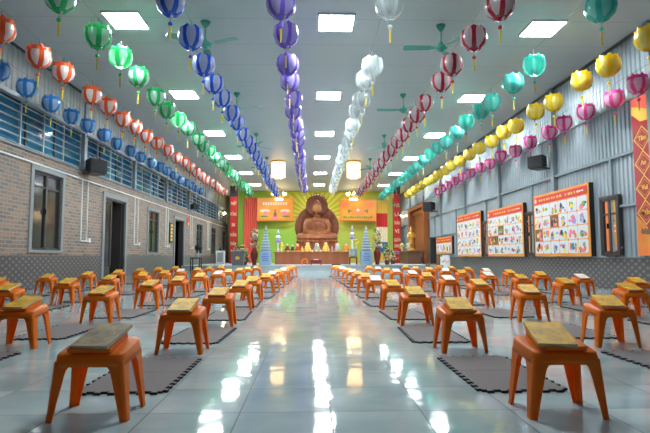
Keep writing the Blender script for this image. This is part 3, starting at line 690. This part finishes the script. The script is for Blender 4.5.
# ================================================================ ALTAR ZONE
b = MB(); b.box(-4.65, 5.1, 30.6, 30.75, .272, HC-.01, 'ray_backdrop'); tag(b.build('painted_backdrop'), 'green painted backdrop with yellow rays behind the statue', 'backdrop')
def curtain(name, x0, x1, z0, z1, y, bands, label, cat, group=None):
    b = MB(); n = 26
    for (za, zb, m) in bands:
        vs = []
        for i in range(n+1):
            x = x0+(x1-x0)*i/n; yy = y-.04-.03*math.sin(i*1.5); vs += [(x, yy, za), (x, yy, zb)]
        b.add(vs, [(2*i, 2*i+2, 2*i+3, 2*i+1) for i in range(n)], m, True)
        b.add([(v[0], v[1]+.02, v[2]) for v in vs], [(2*i+1, 2*i+3, 2*i+2, 2*i) for i in range(n)], m, True)
    return tag(b.build(name), label, cat, group)
curtain('red_curtain', -4.11, -3.32, .28, 4.25, 30.5, [(.28, 4.25, 'curtain_red')], 'coral red hanging curtain left of the left banner', 'curtain')
curtain('striped_flag', 3.97, 4.64, .28, 4.05, 30.5, [(.28, .88, 'flag_yellow'), (.88, 1.52, 'flag_blue'), (1.52, 2.44, 'cream'), (2.44, 3.28, 'sign_red'), (3.28, 4.05, 'flag_yellow')], 'vertical flag with yellow, red, cream and blue bands', 'flag')
def couplet(x0, x1, y, z0, z1, words, tz, label, emblem=False):
    r = empty('vertical_scroll', ((x0+x1)/2, y, 0), 0, label, 'scroll', 'red vertical scrolls'); w_ = (x1-x0)/2
    b = MB(); b.bbox(-w_, w_, 0, .06, z0, z1, 'sign_red', .008); b.build('panel', r)
    b = MB(); b.box(-w_-.03, w_+.03, .06, .22, .272, HC-.01, 'dark_frame'); b.build('backing_post', r)
    b = MB()
    for wd, z in zip(words, tz):
        sc = .25; text_mesh(b, wd, 'pale_gold', Matrix.Translation((0, -.008, z)) @ Matrix(((1,0,0,0),(0,0,-1,0),(0,1,0,0),(0,0,0,1))), sc, .008, min(1.0, .33/(len(wd)*.17)))
    if emblem: b.lathe([(.10, 0), (.09, .012)], 'violet', n=12, T=Matrix.Translation((0, 0, .85)) @ Matrix.Rotation(PI/2, 4, 'X'))
    b.build('lettering', r)
couplet(-4.56, -4.17, 28, .29, 4.0, ['PHẬT', 'RỪNG', 'BI', 'HOẰNG', 'THÂM', 'ĐẠI'], [3.62, 3.02, 2.42, 1.86, 1.36, .92], 'tall red scroll with pale lettering left of the altar, far left')
couplet(4.55, 4.92, 27.5, .29, 4.1, ['ĐỨC', 'LÀ', 'THÂN', 'VỊ', 'QUẢN', 'DANH'], [3.45, 2.95, 2.48, 2.03, 1.55, 1.22], 'tall red scroll with pale lettering right of the altar, beside the shrine', True)
# banners
def banner(x0, x1, z0, z1, label, kind):
    r = empty('altar_banner', ((x0+x1)/2, 29.98, z0), 0, label, 'banner', 'orange banners beside the statue'); W = (x1-x0)/2; Hh = z1-z0
    b = MB(); b.box(-W, W, 0, .04, 0, Hh, 'sign_orange'); b.box(-W+.06, W-.06, -.006, 0, .06, Hh-.06, 'banner_yellow')
    T = Matrix.Translation((0, -.006, 0)) @ Matrix(((1,0,0,0),(0,0,-1,0),(0,1,0,0),(0,0,0,1)))
    def ell(cx, cz, rx, rz_, m, k=0): b.prism([(cx+rx*math.cos(2*PI*t/12), cz+rz_*math.sin(2*PI*t/12)) for t in range(12)], .0, .004+.002*k, m, T)
    if kind:
        for i in range(10): b.box(-W*.68+i*.15, -W*.68+i*.15+.10, -.012, -.006, Hh*.70, Hh*.70+.16, 'pale_pink')
        for s in (-1, 1):
            ell(s*W*.55, Hh*.44, W*.28, .10, 'pale_pink'); ell(s*W*.52, Hh*.33, W*.14, .12, 'pink', 1)
            ell(s*W*.6, Hh*.19, W*.22, .05, 'leaf', 1)
        ell(0, Hh*.16, W*.2, .1, 'pink', 1); ell(0, Hh*.28, .10, .15, 'brown', 2); ell(0, Hh*.44, .055, .075, 'brown', 3)
    else:
        for s in (-1, 1): ell(s*W*.68, Hh*.72, W*.22, .20, 'sign_orange'); ell(s*W*.5, Hh*.45, .05, .13, 'brown', 1); ell(s*W*.42, Hh*.47, .1, .035, 'brown', 2)
        ell(0, Hh*.42, .16, .10, 'pink', 2); ell(0, Hh*.50, .09, .09, 'pale_pink', 3)
        for i in range(13): b.box(-W*.8+i*.135, -W*.8+i*.135+.095, -.012, -.006, .16, .30-.03*(i % 3), 'leaf')
    b.build('banner_sheet', r)
    for s in (-1, 1): b = MB(); b.box(s*W*.9-.015, s*W*.9+.015, .04, .62, Hh-.15, Hh-.12, 'dark_frame'); b.build('fixing_bar', r)
banner(-3.28, -1.09, 2.80, 4.15, 'orange and yellow banner with pink lotus and figure, left of the statue', True)
banner(1.70, 3.90, 2.78, 4.08, 'orange banner with green lettering and pink lotus, right of the statue', False)
# altar table
r = empty('altar_table', (0, 24.6, .272), 0, 'long reddish-brown wooden altar table below the large statue', 'altar table')
b = MB(); b.box(-1.84, 1.86, -.3, .9, .555, .60, 'altar_wood'); b.build('table_top', r); b = MB(); b.box(-1.78, 1.80, -.26, .86, 0, .555, 'altar_wood'); b.build('body', r)
b = MB()
for i in range(5): x = -1.70+i*.69; b.box(x, x+.62, -.27, -.26, .06, .5, 'altar_wood')
b.build('front_panel', r)
r = empty('altar_cabinet', (.29, 26.6, .272), 0, 'wooden plinth cabinet carrying the large carved statue', 'cabinet')
b = MB(); b.box(-1.08, 1.08, -.75, .40, 0, 1.0, 'altar_wood'); b.box(-1.12, 1.12, -.8, .42, 1.0, 1.04, 'altar_wood'); b.build('body', r)
# large statue
r = empty('buddha_statue', (.29, 26.7, 1.314), 0, 'large carved brown wooden seated statue with round aura before the backdrop', 'statue')
b = MB()
def ell(c, rd, n=20): b.ball(c, rd, 'carved_wood', n)
ell((0, 0, .62), (.50, .30, .30)); ell((0, .02, .95), (.46, .28, .36)); ell((0, .02, 1.25), (.52, .24, .18)); ell((0, .02, 1.42), (.16, .15, .2))
for s in (-1, 1):
    b.tube([(s*.48, .0, 1.24), (s*.62, -.04, .95), (s*.60, -.16, .66), (s*.32, -.36, .55), (s*.04, -.42, .52)], [.17, .165, .15, .11, .085], 'carved_wood', 12)   # arms to the lap
    b.tube([(s*.15, .05, .42), (s*.62, -.1, .40), (s*.92, -.22, .36), (s*.60, -.42, .34), (s*.05, -.50, .33)], [.25, .25, .2, .17, .14], 'carved_wood', 12)       # crossed legs
    b.tube([(s*.30, .10, 1.34), (s*.48, .12, 1.15), (s*.60, .1, .8)], [.10, .15, .16], 'carved_wood', 10)
ell((0, -.30, .30), (.95, .42, .12)); ell((0, -.40, .56), (.20, .14, .07)); ell((0, -.42, .44), (.2, .12, .14))
for s in (-1, 1): ell((s*.46, .0, 1.2), (.19, .18, .19))
bo = b.build('body', r); md = bo.modifiers.new('merge', 'REMESH'); md.mode = 'VOXEL'; md.voxel_size = .03; md.use_smooth_shade = True
b = MB()
for i in range(6):
    z = 1.22-.1*i; pts = [(-.36+.07*i*.6+.72*t*(1-.08*i), -.26-.05*math.sin(PI*t)-.012*i, z-.16*math.sin(PI*t)) for t in [k/8 for k in range(9)]]; b.tube(pts, .016, 'carved_wood', 6)
for s in (-1, 1):
    for i in range(4): b.tube([(s*(.25+.13*i), -.30-.03*i, .55), (s*(.35+.13*i), -.47, .42), (s*(.3+.12*i), -.52, .27)], .016, 'carved_wood', 5)
b.build('robe_folds', r)
b = MB(); b.ball((0, -.04, 1.90), (.205, .22, .27), 'lit_face_wood', 20); b.ball((0, -.04, 1.80), (.17, .19, .16), 'lit_face_wood', 14)
b.tube([(0, -.25, 1.98), (0, -.285, 1.88)], [.022, .038], 'lit_face_wood', 8)
for s in (-1, 1):
    b.ball((s*.085, -.225, 1.965), (.05, .025, .018), 'lit_face_wood', 8); b.tube([(s*.03, -.245, 2.0), (s*.09, -.24, 2.03), (s*.15, -.2, 2.01)], .012, 'lit_face_wood', 5)
    b.ball((s*.215, .0, 1.88), (.035, .06, .17), 'lit_face_wood', 10)
b.ball((0, -.235, 1.80), (.06, .03, .02), 'lit_face_wood', 8); hd = b.build('head', r)
b = MB(); b.ball((0, .06, 2.05), (.225, .215, .19), 'carved_wood', 18); b.ball((0, .03, 2.26), (.12, .12, .12), 'carved_wood', 12)
for i in range(9):
    for j in range(4): a = PI+PI*(i+.5)/9; zz = .1+.3*j; b.ball((.222*math.cos(a)*math.cos(zz), .05+.21*math.sin(a)*math.cos(zz), 2.09+.16*math.sin(zz)), .028, 'carved_wood', 6)
b.build('hair', hd)
b = MB(); T = Matrix.Translation((0, .42, .93)) @ Matrix.Rotation(PI/2, 4, 'X')
b.lathe([(1.20, -.06), (1.20, .03), (1.13, .07), (1.07, .03), (.98, .03), (.94, .055), (.90, .02), (.1, .02)], 'aura_wood', n=48, T=T)
for i in range(36): a = 2*PI*i/36; b.ball((1.02*math.cos(a), 1.02*math.sin(a), .04), (.05, .05, .03), 'aura_wood', 6, T)
b.build('aura_disc', r)
b = MB(); T = Matrix.Translation((0, .33, 2.08)) @ Matrix.Rotation(PI/2, 4, 'X')
b.lathe([(.60, -.06), (.60, .03), (.55, .06), (.50, .02), (.1, .02)], 'aura_wood', n=36, T=T)
for i in range(24): a = 2*PI*i/24; b.ball((.55*math.cos(a), .55*math.sin(a), .05), (.06, .06, .04), 'aura_wood', 6, T)
for i in range(9): a = PI/2+(i-4)*.24; q = .14 if i == 4 else .09; b.prism([((.58)*math.cos(a-.1), .58*math.sin(a-.1)), ((.60+q)*math.cos(a), (.60+q)*math.sin(a)), (.58*math.cos(a+.1), .58*math.sin(a+.1))], -.04, .03, 'aura_wood', T)
b.build('halo', r)
b = MB(); b.lathe([(.98, 0), (1.05, .05), (.95, .12), (1.02, .2), (.9, .25)], 'carved_wood', n=36, sy=.42, c=(0, -.18, 0))
for i in range(24): a = 2*PI*i/24; b.ball((1.0*math.cos(a), -.18+.42*math.sin(a), .12), (.12, .08, .1), 'carved_wood', 8)
b.build('lotus_base', r)
# figurines on the table
def figurine(x, h, robe, skin, halo, label, fat=1.0, y=24.5, kind=0):
    r = empty('altar_figurine', (x, y, .872), 0, label, 'figurine', 'small statues on the altar table'); s = h/.40
    b = MB(); b.lathe([(.12*s*fat, 0), (.14*s*fat, .03*s), (.11*s*fat, .08*s)], 'gold' if kind != 2 else 'white', n=14); b.build('base', r)
    b = MB(); b.lathe([(.115*s*fat, .07*s), (.13*s*fat, .12*s), (.085*s*fat, .2*s), (.09*s*fat, .26*s), (.035*s, .31*s)], robe, n=14, sy=.8); b.build('robe', r)
    b = MB(); b.ball((0, -.01, .355*s), (.048*s*fat**.5, .05*s, .06*s), skin, 10); b.ball((0, 0, .41*s), .022*s, 'ink' if kind == 0 else skin, 6); b.build('head', r)
    if halo: b = MB(); b.lathe([(.10*s, 0), (.10*s, .012), (.08*s, .016)], halo, n=16, T=Matrix.Translation((0, .06*s, .34*s)) @ Matrix.Rotation(PI/2, 4, 'X')); b.build('halo', r)
FG = [(-1.18, .40, 'dark_red', 'cream', None, 'dark red robed', 1), (-.93, .36, 'ink', 'cream', None, 'dark-robed', .9), (-.69, .38, 'sign_red', 'cream', 'gold', 'red and gold', 1),
      (-.46, .26, 'gold_paint', 'gold_paint', None, 'short golden', 1.0), (-.20, .44, 'gold_paint', 'cream', 'gold', 'golden haloed', 1.35), (.26, .40, 'robe_grey', 'stone', 'pale_gold', 'grey-green', 1.5),
      (.70, .44, 'gold_paint', 'pale_gold', 'gold', 'cream and gold', 1.35), (1.0, .26, 'violet', 'cream', None, 'small violet', .8), (1.26, .40, 'stone', 'cream', 'pale_pink', 'pale grey robed', 1.2), (1.70, .40, 'sign_orange', 'cream', None, 'orange-red robed', 1.1)]
for x, h, ro, sk, ha, nm, fa in FG: figurine(x, h, ro, sk, ha, nm+' figurine on the altar table', fa)
for i, x in enumerate((.02, .24, .46)):
    b = MB(); b.lathe([(.03, 0), (.045, .05), (.04, .09), (.03, .09)], 'white', n=10); o = b.build('offering_cup', None, (x, 24.36, .872)); tag(o, 'small white cup on altar table, %s of the three' % ('leftmost', 'middle one', 'rightmost')[i], 'cup', 'white cups on the altar')
# foliage / flowers
def bouquet(mb, c, R, hgt, cols, n, seed, leafy='leaf'):
    rnd = random.Random(seed)
    for i in range(n):
        a = rnd.uniform(0, 2*PI); t = rnd.random(); rr = R*math.sqrt(rnd.random())*(1-.5*t); p = (c[0]+rr*math.cos(a), c[1]+rr*math.sin(a)*.8, c[2]+hgt*t)
        q = rnd.uniform(.035, .065)
        if rnd.random() < .35:
            d = Vector((math.cos(a), math.sin(a), .5)).normalized()*.16; w_ = Vector((-math.sin(a), math.cos(a), 0))*.03; P = Vector(p)
            mb.add([P, P+d*.5+w_, P+d, P+d*.5-w_], [(0, 1, 2, 3)], leafy, False)
        else: mb.ball(p, (q, q, q*.7), rnd.choice(cols), 6)
def vase(x, y, label, cols, seed, top=.95, fcat='vase'):
    r = empty('flower_vase', (x, y, .272), 0, label, 'vase', 'tall dark red vases')
    b = MB(); b.lathe([(.09, 0), (.10, .03), (.09, .1), (.14, .3), (.17, .5), (.14, .64), (.08, .7), (.11, .76)], 'dark_red', n=18); b.build('vase_body', r)
    o = empty('flower_arrangement', (x, y, 1.03), 0, label.replace('tall dark red vase', 'mixed flowers standing in the tall vase'), 'flowers')
    b = MB()
    for i in range(8): a = i*.8; b.tube([(0, 0, -.1), (.13*math.cos(a), .1*math.sin(a), .3), (.2*math.cos(a), .16*math.sin(a), .6)], .006, 'leaf', 4)
    b.build('stems', o); b = MB(); bouquet(b, (0, 0, .0), .24, .86, cols, 110, seed); b.build('blooms', o)
vase(-2.62, 23.0, 'tall dark red vase left of the left pagoda', ['yellow', 'violet', 'pale_pink', 'brown', 'ink', 'white', 'grey_plastic'], 3)
vase(3.02, 23.0, 'tall dark red vase right of the right pagoda', ['yellow', 'white', 'brown', 'gold_paint', 'pale_pink', 'grey_plastic'], 4)
def pagoda(x, label):
    r = empty('paper_pagoda', (x, 22.95, .272), 0, label, 'pagoda model', 'blue and white pagoda models')
    b = MB(); b.bbox(-.26, .26, -.26, .26, 0, .62, 'ceramic_blue', .02); b.build('plinth', r)
    b = MB()
    for j, (z, wd) in enumerate(((.47, .24), (.36, .34), (.27, .26), (.18, .3))): b.box(-wd/2, wd/2, -.268, -.26, z, z+.045, 'blue_mark')
    b.build('blue_marks', r)
    z = .62
    for k in range(8):
        hw = .235-.026*k; b = MB(); b.box(-hw*.78, hw*.78, -hw*.78, hw*.78, z, z+.095, 'ceramic_blue')
        b.loft([[(-q, -q, zz), (q, -q, zz), (q, q, zz), (-q, q, zz)] for q, zz in ((hw+.01, z+.085), (hw+.012, z+.10), (hw*.6, z+.135))], 'pale_tile', True, False); b.build('tier', r); z += .128
    b = MB(); b.lathe([(.05, z), (.035, z+.06), (.015, z+.10), (.005, z+.17)], 'white', n=8); b.build('finial', r)
pagoda(-2.09, 'blue and white tiered pagoda left of the altar table'); pagoda(2.50, 'blue and white tiered pagoda right of the altar table')
def stupa(x, y, z, label, s=1):
    r = empty('lotus_tower', (x, y, z), 0, label, 'ornament', 'white tiered lotus ornaments')
    b = MB(); b.lathe([(.09*s, 0), (.05*s, .06), (.04*s, .3), (.07*s, .45)], 'white', n=12); b.build('stem', r)
    for k in range(3): b = MB(); q = (.17-.045*k)*s; b.lathe([(q*.4, .45+.19*k), (q, .52+.19*k), (q*.9, .56+.19*k), (q*.35, .62+.19*k)], ('violet', 'white', 'ceramic_blue')[k], n=12); b.build('lotus_tier', r)
    b = MB(); b.lathe([(.04, 1.0), (.02, 1.06), (.005, 1.12)], 'white', n=8); b.build('tip', r)
stupa(-1.63, 24.45, .872, 'white tiered lotus ornament on the left end of the altar table')
r = empty('urn_stand', (1.93, 23.3, .272), 0, 'small red wooden stand holding the grey urn', 'stand')
b = MB(); b.box(-.19, .19, -.17, .17, .30, .35, 'dark_red'); b.build('top', r)
for sx in (-1, 1):
    for sy in (-1, 1): b = MB(); b.box(sx*.16-.025, sx*.16+.025, sy*.14-.025, sy*.14+.025, 0, .30, 'dark_red'); b.build('leg', r)
b = MB(); b.lathe([(.10, 0), (.17, .08), (.185, .22), (.17, .34), (.19, .37)], 'stone', n=18); tag(b.build('incense_urn', None, (1.93, 23.3, .622)), 'round grey urn on the small red stand', 'urn')
stupa(1.90, 23.34, .99, 'white and violet lotus ornament above the grey urn', .8)
for x, y, z, nm, sd in ((-1.46, 24.4, .872, 'yellow flowers in a small vase, left end of the altar table', 11), (2.06, 23.14, .99, 'yellow flowers in front of the lotus ornament on the grey urn', 12)):
    r = empty('small_flower_vase', (x, y, z), 0, nm, 'flowers'); b = MB(); b.lathe([(.03, 0), (.045, .06), (.025, .14), (.03, .16)], 'white', n=10); b.build('vase_body', r)
    b = MB(); bouquet(b, (0, 0, .18), .13, .26, ['yellow', 'yellow', 'flag_yellow'], 34, sd, 'bright_leaf'); b.build('blooms', r)
def plant(x, y, z0, cols, seed, label, R=.26, h=.62, n=80):
    r = empty('potted_flowers', (x, y, z0), 0, label, 'plant'); b = MB(); b.lathe([(.09, 0), (.13, .18), (.14, .2)], 'brown', n=12); b.build('pot', r)
    b = MB(); bouquet(b, (0, 0, .18), R, h, cols, n, seed, 'bright_leaf'); b.build('foliage', r)
plant(-3.05, 22.95, .272, ['leaf', 'bright_leaf', 'leaf', 'pale_pink', 'pink', 'flag_yellow'], 21, 'leafy potted plant with pink flowers between podium and vase', .2, .7)
plant(3.45, 22.9, .272, ['leaf', 'leaf', 'pink', 'pale_pink', 'bright_leaf'], 22, 'potted plant with pink lotus flowers beside the right red scroll', .26, .72)
plant(4.0, 24.6, .272, ['leaf', 'brown', 'pale_pink', 'pink'], 23, 'low potted flowers in front of the striped flag', .3, .5)
# podium
r = empty('podium', (-3.25, 22.3, .272), 0, 'dark grey podium with gold emblem at the left of the platform', 'podium')
b = MB(); b.loft([[(-q, -.22, z), (q, -.22, z), (q, .22, z), (-q, .22, z)] for q, z in ((.24, 0), (.28, .52), (.33, .56), (.33, .62))], 'podium_grey', True, False); b.build('body', r)
b = MB(); b.prism([(-.08, .25), (.08, .25), (.10, .33), (.05, .40), (-.05, .40), (-.10, .33)], .22, .232, 'gold_paint', Matrix(((1,0,0,0),(0,0,-1,0),(0,1,0,0),(0,0,0,1)))); b.build('emblem', r)
r = empty('flower_bowl', (-3.25, 22.3, .892), 0, 'low bowl of green leaves and pink flowers on the podium', 'flowers'); b = MB(); b.lathe([(.08, 0), (.14, .05), (.15, .07)], 'white', n=12); b.build('bowl', r); b = MB(); bouquet(b, (0, 0, .06), .24, .14, ['pale_pink', 'leaf', 'cream', 'curtain_red'], 40, 31); b.build('blooms', r)
# small things on the platform
r = empty('round_backed_stool', (-.31, 22.5, .272), 0, 'small orange arched stool on the platform', 'stool'); b = MB()
prof = [(-.15+0*0, 0)]+[(.15*math.cos(PI-PI*t/10), .16+.14*math.sin(PI*t/10)) for t in range(11)]+[(.15, 0), (.10, 0)]+[(.10*math.cos(PI*t/10), .15+.09*math.sin(PI*t/10)) for t in range(11)]+[(-.10, 0)]
b.prism(prof, -.12, .12, 'orange_plastic', Matrix(((1,0,0,0),(0,0,-1,0),(0,1,0,0),(0,0,0,1)))); b.build('frame', r); b = MB(); b.box(-.11, .11, -.1, .1, .12, .14, 'orange_plastic'); b.build('seat', r)
r = empty('low_offering_table', (.2, 22.5, .272), 0, 'low dark wooden table on the platform before the altar', 'table'); b = MB(); b.box(-.27, .27, -.16, .16, .19, .23, 'dark_red'); b.build('top', r); b = MB(); b.box(-.23, .23, -.12, .12, .08, .19, 'dark_red'); b.build('apron', r)
for sx in (-1, 1):
    for sy in (-1, 1): b = MB(); b.box(sx*.22-.025, sx*.22+.025, sy*.12-.025, sy*.12+.025, 0, .19, 'dark_red'); b.build('leg', r)
b = MB(); b.box(-.1, .1, -.07, .07, 0, .03, 'white'); tag(b.build('folded_cloth', None, (.2, 22.5, .502)), 'small white folded cloth on the low dark table', 'cloth')
b = MB(); b.box(-.2, .2, -.12, .12, 0, .05, 'black'); tag(b.build('kneeling_cushion', None, (1.1, 22.5, .272)), 'flat dark cushion on the platform right of the low table', 'cushion')
# shrine on the right wall
r = empty('wooden_shrine', (5.52, 26.4, .272), 0, 'tall brown wooden shrine niche against the right wall', 'shrine')
b = MB(); b.box(.0, .28, -2.0, 2.0, 2.85, 3.05, 'shrine_wood'); b.box(.0, .28, -2.0, -1.55, 0, 2.85, 'shrine_wood'); b.box(.0, .28, 1.55, 2.0, 0, 2.85, 'shrine_wood'); b.build('frame', r)
b = MB(); b.box(.2, .28, -1.55, 1.55, .6, 2.85, 'shrine_wood'); b.box(.12, .2, -1.4, -1.25, .6, 2.7, 'shrine_wood'); b.box(.12, .2, 1.25, 1.4, .6, 2.7, 'shrine_wood'); b.box(.12, .2, -1.4, 1.4, 2.6, 2.75, 'shrine_wood'); b.build('back_panel', r)
r = empty('side_altar', (5.0, 25.6, .272), 0, 'dark carved side altar table in front of the wooden shrine', 'altar table')
b = MB(); b.box(-.35, .38, -1.2, 1.2, .58, .64, 'brown'); b.build('top', r); b = MB(); b.box(-.28, .36, -1.1, 1.1, 0, .58, 'brown'); b.build('body', r)
b = MB()
for i in range(7): b.box(-.30, -.28, -1.0+.3*i, -.8+.3*i, .1, .5, 'brown')
b.build('carved_panel', r)
r = empty('golden_statue', (5.12, 25.6, .912), 0, 'slender standing golden statue on the side altar by the shrine', 'statue')
b = MB(); b.lathe([(.22, 0), (.26, .05), (.2, .12), (.16, .16)], 'gold', n=16); b.build('lotus_base', r)
b = MB(); b.lathe([(.15, .14), (.17, .4), (.14, .65), (.17, .85), (.15, .95), (.05, 1.0)], 'gold', n=16, sy=.8); b.tube([(-.15, 0, .88), (-.2, -.08, .7), (-.05, -.16, .72)], .045, 'gold', 8); b.tube([(.15, 0, .88), (.2, -.08, .72), (.05, -.16, .75)], .045, 'gold', 8); b.build('robe', r)
b = MB(); b.ball((0, 0, 1.08), (.075, .08, .1), 'gold', 12); b.lathe([(.08, 1.14), (.06, 1.2), (.01, 1.3)], 'gold', n=10); b.build('head', r)
for i, (x, y) in enumerate(((4.8, 24.7), (4.8, 26.5))): 
    r = empty('small_flower_vase', (x, y, .912), 0, 'small flower vase on side altar, %s the golden statue' % ('nearer than', 'beyond')[i], 'flowers'); b = MB(); b.lathe([(.03, 0), (.05, .07), (.03, .14)], 'white', n=10); b.build('vase_body', r); b = MB(); bouquet(b, (0, 0, .14), .15, .25, ['yellow', 'cream', 'white'], 34, 40+i, 'bright_leaf'); b.build('blooms', r)
# dark narrow cupboard + carved bench
r = empty('tall_dark_cupboard', (5.60, 23.15, .272), 0, 'narrow tall black cupboard between shrine and low picture board', 'cupboard'); b = MB(); b.bbox(-.12, .14, -.2, .2, 0, 1.25, 'black', .01); b.build('body', r); b = MB(); b.box(-.135, -.12, -.18, .18, .05, 1.2, 'dark_frame'); b.build('door', r)
r = empty('wooden_chair', (5.1, 21.0, 0), 0, 'dark wooden chair below the low picture board', 'chair'); b = MB(); b.box(-.25, .25, -.25, .25, .30, .34, 'brown'); b.build('seat', r)
for sx in (-1, 1):
    for sy in (-1, 1): b = MB(); b.box(sx*.22-.02, sx*.22+.02, sy*.22-.02, sy*.22+.02, 0, .30, 'brown'); b.build('leg', r)
b = MB(); b.box(.21, .25, -.25, .25, .34, .72, 'brown'); b.build('backrest', r)
